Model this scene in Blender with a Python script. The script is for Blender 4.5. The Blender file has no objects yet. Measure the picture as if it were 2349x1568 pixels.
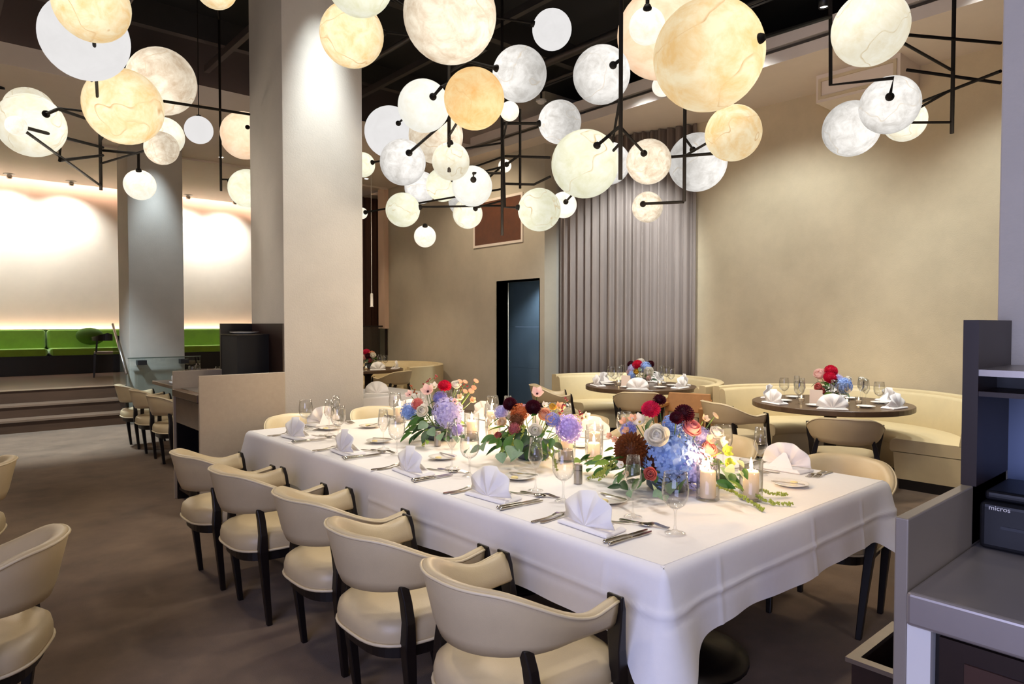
import bpy, math, random
from mathutils import Vector, Matrix
random.seed(7)
S = bpy.context.scene
COL = S.collection
# ------------------------------------------------------------------ camera
cd = bpy.data.cameras.new('camera'); cam = bpy.data.objects.new('camera', cd); COL.objects.link(cam)
cd.sensor_width = 36.0; cd.lens = 1545.0 / 2349.0 * 36.0; cd.clip_start = 0.02; cd.clip_end = 100
cam.location = (0, 0, 1.49)
cam.rotation_euler = (math.radians(90 - 1.52), 0, -math.atan2(0.6567, 0.7541))
S.camera = cam
# ------------------------------------------------------------------ exposure and world
S.view_settings.view_transform = 'Standard'; S.view_settings.look = 'None'
S.view_settings.gamma = 1.0; S.view_settings.exposure = 0.12; S.view_settings.use_curve_mapping = False
W = bpy.data.worlds.new('world'); S.world = W; W.use_nodes = True
W.node_tree.nodes['Background'].inputs[0].default_value = (0.55, 0.68, 1.0, 1)
W.node_tree.nodes['Background'].inputs[1].default_value = 0.6
WARM = (1.0, 0.83, 0.62); NEUT = (1.0, 0.94, 0.86); COOL = (0.86, 0.95, 1.0); COOL2 = (0.70, 0.86, 1.0)
def area_light(name, loc, target, sx, sy, power, color):
    l = bpy.data.lights.new(name, 'AREA'); l.shape = 'RECTANGLE'; l.size = sx; l.size_y = sy
    l.energy = power; l.color = color
    o = bpy.data.objects.new(name, l); COL.objects.link(o); o.location = loc
    o.rotation_euler = (Vector(target) - Vector(loc)).to_track_quat('-Z', 'Y').to_euler()
    return o
# daylight entering through the tall window in the wall behind and to the left of the camera
area_light('window_daylight', (-1.78, -0.5, 1.9), (0, -0.5, 1.7), 3.0, 2.6, 125, (0.56, 0.60, 1.0))
CHANDELIERS= {'L': ((1.116, 6.462), [(0.602, 3.626, 2.951, 0.16, 'amber', None),
 (0.688, 4.357, 3.056, 0.22, 'opal', None),
 (1.415, 5.758, 3.368, 0.25, 'brown', None),
 (1.048, 5.239, 2.972, 0.25, 'amber', None),
 (0.547, 5.425, 2.79, 0.2, 'cream', (0.29, -0.93, 0.21)),
 (0.654, 6.584, 3.179, 0.18, 'cream', None),
 (0.413, 4.804, 2.627, 0.055, 'bright', None),
 (1.567, 6.318, 3.089, 0.16, 'cream', None),
 (1.349, 5.518, 2.797, 0.12, 'brown', None),
 (1.441, 6.624, 2.709, 0.13, 'bright', (-0.18, -0.55, 0.82))]), 'B': ((2.398, 7.469), [(2.637, 7.442, 3.527, 0.25, 'peach', (-0.2, -0.97, 0.11)),
 (2.619, 7.303, 2.936, 0.2, 'green', None),
 (2.131, 6.721, 4.673, 0.19, 'amber', None)]), 'C': ((2.908, 4.039), [(2.013, 3.713, 3.555, 0.2, 'green', None),
 (2.29, 4.339, 3.515, 0.22, 'amber', None),
 (2.17, 3.003, 3.159, 0.25, 'brown', None),
 (3.653, 3.73, 3.739, 0.15, 'opal', None),
 (3.014, 3.384, 3.153, 0.18, 'grey', (-0.99, 0.12, -0.0)),
 (2.501, 3.216, 2.836, 0.18, 'orange', None),
 (2.51, 3.77, 2.93, 0.17, 'white', (-0.24, -0.97, 0.06)),
 (3.22, 5.385, 3.234, 0.23, 'opal', None),
 (2.562, 4.115, 2.631, 0.16, 'grey', (-0.28, -0.94, 0.18)),
 (3.161, 4.573, 3.019, 0.22, 'brown', None),
 (2.981, 4.119, 2.704, 0.14, 'cream', (-0.39, -0.49, 0.78))]), 'D': ((3.814, 4.511), [(3.243, 3.751, 3.042, 0.07, 'bright', None),
 (3.31, 4.285, 2.589, 0.16, 'white', (-0.56, -0.82, 0.11)),
 (3.791, 5.375, 2.833, 0.16, 'green', None),
 (3.963, 6.016, 2.928, 0.17, 'grey', None),
 (3.195, 5.136, 2.497, 0.15, 'green', None),
 (3.882, 5.095, 2.531, 0.14, 'cream', None),
 (4.534, 6.037, 2.852, 0.16, 'grey', None),
 (3.472, 5.202, 2.294, 0.1, 'bright', (-0.3, -0.46, 0.83)),
 (4.036, 4.735, 2.941, 0.06, 'bright', (-0.43, -0.9, -0.02)),
 (3.27, 5.99, 3.054, 0.12, 'green', None),
 (3.506, 6.447, 2.662, 0.06, 'bright', None)]), 'E': ((3.206, 2.677), [(3.701, 3.919, 2.399, 0.17, 'green', (-0.9, 0.44, 0.06)),
 (4.436, 4.373, 2.582, 0.12, 'bright', None),
 (3.61, 3.601, 3.001, 0.16, 'grey', (-0.9, 0.41, -0.14)),
 (3.279, 3.037, 2.538, 0.22, 'green', (-0.43, -0.85, 0.3)),
 (3.267, 2.886, 3.071, 0.18, 'grey', (-0.44, -0.9, -0.03)),
 (3.946, 3.034, 2.657, 0.16, 'brown', None),
 (4.46, 3.85, 2.87, 0.18, 'grey', None)]), 'F': ((4.163, 2.88), [(3.855, 2.862, 3.484, 0.3, 'peach', None),
 (3.074, 2.38, 3.155, 0.1, 'bright', (-0.62, -0.5, 0.6)),
 (2.863, 1.849, 2.781, 0.26, 'amber', (0.03, -1.0, 0.0)),
 (4.819, 3.561, 3.537, 0.09, 'bright', None),
 (3.792, 2.269, 2.671, 0.17, 'amber', None),
 (4.678, 3.114, 2.782, 0.23, 'grey', None),
 (4.299, 3.315, 2.409, 0.12, 'brown', (-0.93, -0.37, 0.04))]), 'R': ((5.16, 1.48), [(4.015, 1.56, 3.141, 0.2, 'cream', None),
 (4.324, 1.564, 2.784, 0.165, 'grey', (-0.94, -0.34, 0.0)),
 (4.674, 1.926, 2.79, 0.18, 'grey', None),
 (5.553, 1.901, 3.009, 0.15, 'cream', None)])}
RODS= {'L': [[(0.589, 5.104, 2.797), (0.671, 5.235, 2.878), (1.143, 6.492, 3.149)], [(0.457, 4.883, 2.643), (1.139, 6.488, 2.957)], [(0.714, 5.523, 2.695), (0.712, 5.521, 2.606), (1.138, 6.487, 2.892)], [(1.287, 5.952, 2.694), (1.289, 5.955, 2.831), (1.139, 6.487, 2.932)], [(1.365, 5.502, 3.143), (2.173, 5.999, 3.326)]], 'C': [[(2.735, 3.384, 3.246), (2.937, 4.073, 3.341)], [(2.458, 3.588, 2.933), (2.51, 3.571, 3.001), (2.936, 4.072, 3.261)], [(2.511, 3.956, 2.657), (2.932, 4.067, 3.005)], [(2.91, 3.495, 3.196), (2.939, 4.075, 3.453)]], 'D': [[(3.223, 4.157, 2.608), (3.212, 4.142, 2.654), (3.834, 4.534, 2.811)], [(3.995, 4.663, 2.935), (3.955, 4.434, 2.971)], [(3.962, 4.442, 3.372), (3.95, 4.428, 2.677)], [(3.833, 4.532, 2.719), (4.043, 4.349, 2.712), (4.01, 4.113, 2.737)], [(3.837, 4.537, 2.96), (4.013, 4.116, 2.899)]], 'E': [[(3.578, 4.027, 2.416), (3.586, 4.207, 2.444), (3.648, 4.313, 3.222)], [(3.177, 2.843, 2.601), (3.281, 2.823, 2.686), (3.225, 2.699, 2.698)], [(3.184, 2.721, 3.063), (3.232, 2.707, 3.103)], [(3.466, 3.667, 2.978), (3.655, 4.304, 3.157)]], 'F': [[(4.179, 3.265, 2.415), (4.176, 2.895, 2.378)], [(4.065, 2.936, 2.692), (4.087, 2.583, 2.654)], [(3.061, 1.694, 2.867), (3.984, 1.767, 3.269)], [(3.079, 2.382, 3.254), (3.192, 2.465, 3.516)]], 'R': [[(4.043, 1.799, 3.772), (4.028, 1.781, 2.891), (4.199, 1.5, 2.895), (4.126, 1.493, 2.771)], [(4.753, 1.629, 3.335), (5.511, 1.303, 3.386)], [(4.975, 1.697, 3.187), (5.446, 1.284, 3.1)], [(5.56, 1.782, 3.127), (5.084, 1.2, 3.066)]]}
BLOOMS_A= [('hydrangea', 'blue', -0.037, -0.026, 0.148, 0.135), ('hydrangea', 'lavender', 0.033, -0.103, 0.083, 0.103), ('hydrangea', 'blue', 0.006, -0.018, 0.293, 0.05), ('hydrangea', 'lavender', 0.12, -0.093, 0.236, 0.043), ('hydrangea', 'periwinkle', -0.106, 0.145, 0.26, 0.039), ('dahlia', 'rust', -0.203, 0.054, 0.196, 0.068), ('dahlia', 'rust', -0.108, 0.009, 0.141, 0.057), ('rose', 'white', -0.18, -0.069, 0.269, 0.053), ('rose', 'pink', 0.034, -0.096, 0.284, 0.046), ('dahlia', 'magenta', -0.069, 0.049, 0.359, 0.039), ('dahlia', 'maroon', -0.023, 0.037, 0.398, 0.027), ('dahlia', 'maroon', 0.001, -0.078, 0.347, 0.04), ('dahlia', 'maroon', -0.067, -0.086, 0.335, 0.028), ('open', 'peach', -0.144, 0.139, 0.298, 0.022), ('open', 'peach', -0.105, 0.119, 0.309, 0.024), ('open', 'peach', -0.152, 0.118, 0.262, 0.019), ('open', 'white', -0.091, 0.093, 0.298, 0.037), ('open', 'peach', -0.246, 0.133, 0.247, 0.017), ('open', 'peach', -0.237, 0.111, 0.234, 0.017), ('open', 'cream', 0.093, -0.12, 0.316, 0.021), ('rose', 'white', 0.134, -0.157, 0.258, 0.037), ('open', 'cream', 0.078, -0.15, 0.228, 0.027), ('rose', 'salmon', 0.081, -0.154, 0.19, 0.042), ('rose', 'coral', -0.254, -0.09, 0.121, 0.029), ('open', 'white', 0.121, -0.187, 0.219, 0.027), ('open', 'lime', 0.051, -0.247, 0.198, 0.03), ('open', 'lime', 0.04, -0.265, 0.152, 0.028), ('open', 'white', -0.313, 0.015, 0.15, 0.018), ('open', 'cream', -0.313, -0.013, 0.118, 0.016), ('disc', 'cream', 0.148, -0.141, 0.332, 0.016)]
LEAVES_A= [('leaf', 'green', -0.095, 0.043, 0.296, 0.039), ('leaf', 'green', -0.065, -0.023, 0.276, 0.027), ('leaf', 'green', 0.011, -0.049, 0.291, 0.023), ('leaf', 'green', -0.264, 0.08, 0.162, 0.034), ('leaf', 'bright', -0.254, 0.138, 0.19, 0.027), ('leaf', 'green', -0.329, 0.002, 0.109, 0.036), ('leaf', 'dark', -0.272, -0.021, 0.132, 0.04), ('leaf', 'dark', -0.385, -0.056, 0.089, 0.035), ('leaf', 'dark', -0.412, -0.033, 0.083, 0.025), ('leaf', 'green', -0.329, -0.078, 0.087, 0.032), ('leaf', 'dark', -0.261, -0.058, 0.1, 0.029), ('leaf', 'dark', -0.19, 0.081, 0.152, 0.034), ('leaf', 'silver', -0.331, -0.184, 0.069, 0.024), ('leaf', 'silver', -0.33, -0.212, 0.06, 0.027), ('leaf', 'silver', -0.413, -0.112, 0.072, 0.022), ('leaf', 'silver', -0.309, -0.15, 0.088, 0.024), ('leaf', 'dark', -0.248, -0.137, 0.085, 0.032), ('leaf', 'dark', -0.159, -0.148, 0.073, 0.029), ('leaf', 'pale', 0.009, -0.317, 0.177, 0.022), ('leaf', 'pale', -0.059, -0.338, 0.154, 0.026), ('leaf', 'pale', -0.007, -0.356, 0.172, 0.02), ('leaf', 'green', 0.075, -0.295, 0.183, 0.04), ('leaf', 'green', -0.071, -0.356, 0.123, 0.031), ('leaf', 'green', -0.073, -0.328, 0.092, 0.035), ('leaf', 'bright', -0.094, -0.389, 0.106, 0.031), ('leaf', 'green', -0.013, -0.379, 0.136, 0.025), ('leaf', 'bright', -0.015, -0.272, 0.118, 0.029), ('leaf', 'pale', -0.044, -0.378, 0.141, 0.017), ('leaf', 'bright', -0.299, 0.136, 0.139, 0.03), ('leaf', 'green', -0.309, 0.09, 0.11, 0.026), ('leaf', 'bright', -0.253, 0.202, 0.142, 0.023), ('leaf', 'green', 0.019, -0.22, 0.151, 0.03)]
BLOOMS_B= [('dahlia', 'maroon', -0.157, 0.009, 0.309, 0.035), ('dahlia', 'maroon', -0.091, -0.102, 0.296, 0.039), ('hydrangea', 'orange', -0.132, -0.04, 0.267, 0.051), ('hydrangea', 'rust', -0.172, -0.06, 0.227, 0.041), ('hydrangea', 'rosewood', -0.208, -0.084, 0.191, 0.034), ('open', 'blush', -0.06, -0.1, 0.365, 0.037), ('rose', 'yellow', 0.016, -0.142, 0.295, 0.023), ('open', 'peach', 0.069, -0.135, 0.283, 0.031), ('rose', 'peach', -0.058, -0.158, 0.261, 0.039), ('open', 'peach', -0.08, -0.22, 0.242, 0.025), ('rose', 'white', -0.18, -0.214, 0.199, 0.036), ('hydrangea', 'periwinkle', -0.056, -0.214, 0.239, 0.039), ('hydrangea', 'lilac', 0.029, -0.25, 0.189, 0.076), ('hydrangea', 'lavender', -0.168, 0.07, 0.26, 0.04), ('rose', 'cream', -0.204, 0.02, 0.216, 0.028), ('open', 'white', 0.147, -0.258, 0.239, 0.028), ('open', 'white', -0.018, -0.112, 0.3, 0.021), ('rose', 'coral', -0.285, -0.044, 0.161, 0.02), ('hydrangea', 'lavender', -0.018, 0.059, 0.272, 0.024)]
LEAVES_B= [('leaf', 'bright', -0.274, 0.015, 0.221, 0.041), ('leaf', 'bright', -0.292, -0.036, 0.201, 0.045), ('leaf', 'dark', -0.264, -0.062, 0.179, 0.045), ('leaf', 'green', -0.282, -0.152, 0.169, 0.044), ('leaf', 'green', -0.326, -0.168, 0.143, 0.048), ('leaf', 'green', -0.311, -0.234, 0.139, 0.048), ('leaf', 'silver', -0.362, -0.244, 0.115, 0.047), ('leaf', 'silver', -0.416, -0.224, 0.091, 0.034), ('leaf', 'silver', -0.36, -0.273, 0.097, 0.042), ('leaf', 'dark', -0.233, -0.196, 0.147, 0.044), ('leaf', 'dark', -0.168, -0.279, 0.151, 0.037), ('leaf', 'dark', -0.21, -0.269, 0.121, 0.039), ('leaf', 'green', -0.133, -0.284, 0.136, 0.035), ('leaf', 'green', -0.109, -0.128, 0.263, 0.023), ('leaf', 'green', -0.324, -0.01, 0.145, 0.041), ('leaf', 'silver', -0.373, -0.035, 0.12, 0.04), ('leaf', 'dark', -0.359, -0.088, 0.103, 0.04), ('leaf', 'silver', -0.376, 0.033, 0.088, 0.036), ('leaf', 'dark', -0.272, -0.256, 0.094, 0.039), ('leaf', 'dark', -0.215, -0.306, 0.083, 0.039), ('leaf', 'dark', -0.196, -0.122, 0.167, 0.045), ('leaf', 'green', -0.127, -0.113, 0.228, 0.032), ('leaf', 'green', -0.153, -0.225, 0.164, 0.031), ('leaf', 'bright', -0.166, -0.349, 0.105, 0.03), ('leaf', 'green', -0.333, -0.109, 0.136, 0.04), ('leaf', 'silver', -0.35, 0.142, 0.065, 0.028)]
BLOOMS_C= [('dahlia', 'crimson', -0.018, -0.078, 0.345, 0.039), ('open', 'blush', -0.132, -0.06, 0.315, 0.046), ('open', 'white', -0.057, -0.018, 0.335, 0.031), ('rose', 'white', 0.049, -0.109, 0.354, 0.033), ('rose', 'white', -0.227, -0.139, 0.213, 0.04), ('hydrangea', 'coral', -0.195, -0.033, 0.243, 0.038), ('hydrangea', 'blue', -0.21, 0.044, 0.188, 0.055), ('hydrangea', 'lavender', -0.051, -0.161, 0.186, 0.098), ('hydrangea', 'periwinkle', -0.029, -0.045, 0.268, 0.047), ('open', 'blush', -0.175, 0.083, 0.287, 0.028), ('open', 'blush', -0.042, -0.219, 0.259, 0.024), ('open', 'cream', 0.036, -0.167, 0.273, 0.025), ('open', 'peach', 0.063, -0.258, 0.262, 0.024), ('disc', 'peach', 0.08, -0.109, 0.372, 0.017), ('disc', 'peach', 0.093, -0.147, 0.371, 0.017), ('disc', 'peach', 0.133, -0.208, 0.378, 0.017), ('disc', 'peach', 0.122, -0.2, 0.336, 0.017), ('disc', 'peach', 0.097, -0.205, 0.316, 0.019), ('disc', 'peach', 0.068, -0.18, 0.314, 0.017), ('hydrangea', 'lilac', -0.067, -0.283, 0.096, 0.037)]
LEAVES_C= [('leaf', 'green', -0.229, -0.074, 0.142, 0.048), ('leaf', 'green', -0.287, -0.091, 0.096, 0.048), ('leaf', 'silver', -0.254, -0.185, 0.13, 0.037), ('leaf', 'bright', -0.207, -0.185, 0.152, 0.032), ('leaf', 'dark', -0.291, -0.194, 0.083, 0.047), ('leaf', 'green', -0.334, -0.117, 0.065, 0.042), ('leaf', 'dark', -0.284, -0.253, 0.076, 0.046), ('leaf', 'silver', -0.244, -0.262, 0.099, 0.036), ('leaf', 'dark', -0.332, -0.186, 0.06, 0.041), ('leaf', 'bright', -0.292, -0.287, 0.051, 0.026), ('leaf', 'silver', -0.216, -0.312, 0.076, 0.036), ('leaf', 'green', -0.176, -0.322, 0.06, 0.036), ('leaf', 'dark', -0.137, -0.153, 0.155, 0.032), ('leaf', 'silver', -0.137, -0.356, 0.06, 0.036), ('leaf', 'dark', -0.139, -0.084, 0.203, 0.038), ('leaf', 'dark', -0.072, -0.034, 0.248, 0.039), ('leaf', 'dark', -0.202, -0.097, 0.161, 0.038), ('leaf', 'green', -0.077, -0.341, 0.065, 0.031), ('leaf', 'green', -0.211, -0.022, 0.162, 0.038)]
OPAL_PEND=(1.862, 6.373, 3.212)
# ------------------------------------------------------------------ helpers
PI = math.pi
def srgb(h):
    h = h.lstrip('#'); v = [int(h[i:i+2], 16) / 255 for i in (0, 2, 4)]
    return tuple(c / 12.92 if c <= 0.04045 else ((c + 0.055) / 1.055) ** 2.4 for c in v)
MATS = {}
def mat(name, col, rough=0.6, metal=0.0, var=0.0, vscale=6.0, bump=0.0, bscale=60.0, stretch=(1, 1, 1), spec=0.5, sheen=0.0, trans=0.0):
    if name in MATS: return MATS[name]
    if isinstance(col, str): col = srgb(col)
    m = bpy.data.materials.new(name); m.use_nodes = True; nt = m.node_tree; N = nt.nodes; L = nt.links
    b = N['Principled BSDF']; b.inputs['Roughness'].default_value = rough; b.inputs['Metallic'].default_value = metal
    b.inputs['Specular IOR Level'].default_value = spec
    b.inputs['Base Color'].default_value = (*col, 1)
    if sheen: b.inputs['Sheen Weight'].default_value = sheen
    if var or bump:
        tc = N.new('ShaderNodeTexCoord'); mp = N.new('ShaderNodeMapping'); mp.inputs['Scale'].default_value = stretch
        L.new(tc.outputs['Object'], mp.inputs['Vector'])
    if var:
        n = N.new('ShaderNodeTexNoise'); n.inputs['Scale'].default_value = vscale; n.inputs['Detail'].default_value = 6
        n.inputs['Roughness'].default_value = 0.65
        L.new(mp.outputs[0], n.inputs['Vector'])
        r = N.new('ShaderNodeValToRGB'); r.color_ramp.elements[0].position = 0.3; r.color_ramp.elements[1].position = 0.7
        r.color_ramp.elements[0].color = (*[c * (1 - var) for c in col], 1)
        r.color_ramp.elements[1].color = (*[min(1, c * (1 + var)) for c in col], 1)
        L.new(n.outputs['Fac'], r.inputs[0]); L.new(r.outputs[0], b.inputs['Base Color'])
    if bump:
        n2 = N.new('ShaderNodeTexNoise'); n2.inputs['Scale'].default_value = bscale; n2.inputs['Detail'].default_value = 3
        L.new(mp.outputs[0], n2.inputs['Vector'])
        bp = N.new('ShaderNodeBump'); bp.inputs['Strength'].default_value = bump; bp.inputs['Distance'].default_value = 0.01
        L.new(n2.outputs['Fac'], bp.inputs['Height']); L.new(bp.outputs[0], b.inputs['Normal'])
    if trans:
        tr = N.new('ShaderNodeBsdfTranslucent'); mx = N.new('ShaderNodeMixShader'); mx.inputs[0].default_value = trans
        tr.inputs[0].default_value = (*col, 1)
        out = N['Material Output']; L.new(b.outputs[0], mx.inputs[1]); L.new(tr.outputs[0], mx.inputs[2]); L.new(mx.outputs[0], out.inputs[0])
    MATS[name] = m; return m
def emit(name, col, strength):
    if name in MATS: return MATS[name]
    m = bpy.data.materials.new(name); m.use_nodes = True; nt = m.node_tree; nt.nodes.remove(nt.nodes['Principled BSDF'])
    e = nt.nodes.new('ShaderNodeEmission'); e.inputs[0].default_value = (*col, 1); e.inputs[1].default_value = strength
    nt.links.new(e.outputs[0], nt.nodes['Material Output'].inputs[0]); MATS[name] = m; return m
def glass(name, tint=(1, 1, 1), ior=1.45, rough=0.0):
    if name in MATS: return MATS[name]
    m = bpy.data.materials.new(name); m.use_nodes = True; nt = m.node_tree; N = nt.nodes; L = nt.links
    N.remove(N['Principled BSDF'])
    t = N.new('ShaderNodeBsdfTransparent'); t.inputs[0].default_value = (*tint, 1)
    g = N.new('ShaderNodeBsdfGlossy'); g.inputs['Roughness'].default_value = rough
    lw = N.new('ShaderNodeLayerWeight'); lw.inputs['Blend'].default_value = 0.5
    pw = N.new('ShaderNodeMath'); pw.operation = 'POWER'; pw.inputs[1].default_value = 2.8; L.new(lw.outputs['Facing'], pw.inputs[0])
    f = N.new('ShaderNodeMath'); f.operation = 'MULTIPLY_ADD'; f.inputs[1].default_value = 0.95; f.inputs[2].default_value = 0.05 * (ior / 1.45) ** 4; L.new(pw.outputs[0], f.inputs[0])
    mx = N.new('ShaderNodeMixShader'); L.new(f.outputs[0], mx.inputs[0]); L.new(t.outputs[0], mx.inputs[1]); L.new(g.outputs[0], mx.inputs[2])
    L.new(mx.outputs[0], N['Material Output'].inputs[0]); MATS[name] = m; return m
def globe_mat(kind, c0, c1, vein, strength, veins=0.5, scale=1.7, hot=1.5):
    name = 'alabaster_' + kind
    if name in MATS: return MATS[name]
    m = bpy.data.materials.new(name); m.use_nodes = True; nt = m.node_tree; N = nt.nodes; L = nt.links
    N.remove(N['Principled BSDF'])
    tc = N.new('ShaderNodeTexCoord'); oi = N.new('ShaderNodeObjectInfo')
    ad = N.new('ShaderNodeVectorMath'); ad.operation = 'MULTIPLY_ADD'
    ad.inputs[1].default_value = (1, 1, 1); L.new(tc.outputs['Object'], ad.inputs[0])
    sc = N.new('ShaderNodeMath'); sc.operation = 'MULTIPLY'; sc.inputs[1].default_value = 37.0
    L.new(oi.outputs['Random'], sc.inputs[0]); L.new(sc.outputs[0], ad.inputs[2])
    n = N.new('ShaderNodeTexNoise'); n.inputs['Scale'].default_value = scale; n.inputs['Detail'].default_value = 7; n.inputs['Roughness'].default_value = 0.66
    n.inputs['Distortion'].default_value = 0.4
    L.new(ad.outputs[0], n.inputs['Vector'])
    r = N.new('ShaderNodeValToRGB'); r.color_ramp.elements[0].position = 0.33; r.color_ramp.elements[1].position = 0.62
    r.color_ramp.elements[0].color = (*c0, 1); r.color_ramp.elements[1].color = (*c1, 1)
    L.new(n.outputs['Fac'], r.inputs[0])
    # thin brown mineral veins in the stone
    v = N.new('ShaderNodeTexNoise'); v.inputs['Scale'].default_value = 0.4; v.inputs['Detail'].default_value = 3; v.inputs['Roughness'].default_value = 0.5
    L.new(ad.outputs[0], v.inputs['Vector'])
    vr = N.new('ShaderNodeValToRGB'); e = vr.color_ramp.elements
    e[0].position = 0.490; e[0].color = (0, 0, 0, 1); e[1].position = 0.5; e[1].color = (1, 1, 1, 1)
    x = e.new(0.504); x.color = (0, 0, 0, 1)
    L.new(v.outputs['Fac'], vr.inputs[0])
    vk = N.new('ShaderNodeMapRange'); vk.inputs[1].default_value = 0.42; vk.inputs[2].default_value = 0.62; vk.inputs[3].default_value = 0.1; vk.inputs[4].default_value = veins
    L.new(n.outputs['Fac'], vk.inputs[0])
    vm = N.new('ShaderNodeMath'); vm.operation = 'MULTIPLY'; L.new(vr.outputs[0], vm.inputs[0]); L.new(vk.outputs[0], vm.inputs[1])
    mix = N.new('ShaderNodeMix'); mix.data_type = 'RGBA'; mix.inputs[7].default_value = (*vein, 1)
    L.new(vm.outputs[0], mix.inputs[0]); L.new(r.outputs[0], mix.inputs[6])
    # the bulb sits off centre, on the local +z side, so the stone glows brightest there
    sx = N.new('ShaderNodeSeparateXYZ'); L.new(tc.outputs['Object'], sx.inputs[0])
    mr = N.new('ShaderNodeMapRange'); mr.interpolation_type = 'SMOOTHSTEP'; mr.inputs[1].default_value = -0.2; mr.inputs[2].default_value = 1.0
    mr.inputs[3].default_value = strength; mr.inputs[4].default_value = strength * hot; L.new(sx.outputs[2], mr.inputs[0])
    em = N.new('ShaderNodeEmission'); L.new(mr.outputs[0], em.inputs[1]); L.new(mix.outputs[2], em.inputs[0])
    L.new(em.outputs[0], N['Material Output'].inputs[0]); MATS[name] = m; return m

class MB:
    def __init__(s): s.v = []; s.f = []
    def box(s, x0, x1, y0, y1, z0, z1):
        b = len(s.v)
        s.v += [(x0, y0, z0), (x1, y0, z0), (x1, y1, z0), (x0, y1, z0), (x0, y0, z1), (x1, y0, z1), (x1, y1, z1), (x0, y1, z1)]
        s.f += [tuple(b + i for i in q) for q in ((0, 3, 2, 1), (4, 5, 6, 7), (0, 1, 5, 4), (1, 2, 6, 5), (2, 3, 7, 6), (3, 0, 4, 7))]; return s
    def loft(s, rings, close=True, caps=True):
        b = len(s.v); n = len(rings[0])
        for r in rings: s.v += [tuple(p) for p in r]
        for i in range(len(rings) - 1):
            for j in range(n if close else n - 1):
                k = (j + 1) % n
                s.f.append((b + i * n + j, b + i * n + k, b + (i + 1) * n + k, b + (i + 1) * n + j))
        if caps and close:
            s.f.append(tuple(b + j for j in range(n))[::-1]); s.f.append(tuple(b + (len(rings) - 1) * n + j for j in range(n)))
        return s
    def tube(s, pts, r, seg=8, closed=False):
        pts = [Vector(p) for p in pts]; n = len(pts); rings = []; rr = r if isinstance(r, (list, tuple)) else [r] * n
        up = Vector((0, 0, 1))
        for i, p in enumerate(pts):
            if closed: t = pts[(i + 1) % n] - pts[i - 1]
            else: t = pts[min(i + 1, n - 1)] - pts[max(i - 1, 0)]
            t.normalize(); a = t.cross(up)
            if a.length < 1e-3: a = t.cross(Vector((1, 0, 0)))
            a.normalize(); b = t.cross(a)
            rings.append([p + (a * math.cos(2 * PI * k / seg) + b * math.sin(2 * PI * k / seg)) * rr[i] for k in range(seg)])
        if closed: rings.append(rings[0])
        return s.loft(rings, True, not closed)
    def beam(s, pts, sizes):
        rings = []
        for p, (a, b) in zip(pts, sizes):
            x, y, z = p; rings.append([(x - a / 2, y - b / 2, z), (x + a / 2, y - b / 2, z), (x + a / 2, y + b / 2, z), (x - a / 2, y + b / 2, z)])
        return s.loft(rings)
    def lathe(s, prof, seg=24, cx=0, cy=0, cz=0):
        rings = [[(cx + r * math.cos(2 * PI * k / seg), cy + r * math.sin(2 * PI * k / seg), cz + z) for k in range(seg)] for r, z in prof]
        return s.loft(rings, True, False)
    def ball(s, c, r, seg=16, rg=8, sz=1.0):
        return s.lathe([(max(1e-4, r * math.sin(PI * i / rg)), -r * sz * math.cos(PI * i / rg)) for i in range(rg + 1)], seg, *c)
    def prism(s, outline, z0, z1):
        return s.loft([[(x, y, z0) for x, y in outline], [(x, y, z1) for x, y in outline]])
    def mesh(s, name, smooth=False):
        me = bpy.data.meshes.new(name); me.from_pydata(s.v, [], s.f); me.update()
        if smooth:
            for p in me.polygons: p.use_smooth = True
        return me
def obj(name, me, m, parent=None, loc=(0, 0, 0), rot=(0, 0, 0), scale=(1, 1, 1), smooth=False):
    if isinstance(me, MB): me = me.mesh(name, smooth)
    if m is not None and not me.materials: me.materials.append(m)
    o = bpy.data.objects.new(name, me); COL.objects.link(o); o.parent = parent
    o.location = loc; o.rotation_euler = rot; o.scale = scale
    return o
def autosmooth(o, ang=40):
    me = o.data
    for p in me.polygons: p.use_smooth = True
    me.set_sharp_from_angle(angle=math.radians(ang)); return o
def bevel(o, w=0.006, seg=2):
    b = o.modifiers.new('edge', 'BEVEL'); b.width = w; b.segments = seg; b.limit_method = 'ANGLE'; return o
def tag(o, label, cat, group=None):
    o['label'] = label; o['category'] = cat
    if group: o['group'] = group
    return o
def thing(name, label, cat, loc=(0, 0, 0), rz=0.0, group=None):
    o = bpy.data.objects.new(name, None); COL.objects.link(o); o.empty_display_size = 0.1
    o.location = loc; o.rotation_euler = (0, 0, rz); return tag(o, label, cat, group)
def struct(o, label=None):
    o['kind'] = 'structure'
    if label: o['label'] = label
    return o
def copy_tree(root, loc=None, rz=None, label=None, parent=None):
    c = root.copy(); COL.objects.link(c)
    if parent is not None: c.parent = parent
    if loc is not None: c.location = loc
    if rz is not None: c.rotation_euler = (0, 0, rz)
    if label: c['label'] = label
    for ch in KIDS(root): copy_tree(ch, parent=c)
    return c
def KIDS(o): return list(o.children)
class Proto:
    """first use takes the built thing itself, later uses copy it"""
    def __init__(s, root): s.root = root; s.used = False
    def put(s, loc, rz, label, group=None):
        if not s.used:
            s.used = True; o = s.root; o.location = loc; o.rotation_euler = (0, 0, rz); o['label'] = label
        else: o = copy_tree(s.root, loc, rz, label)
        if group: o['group'] = group
        return o
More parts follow.
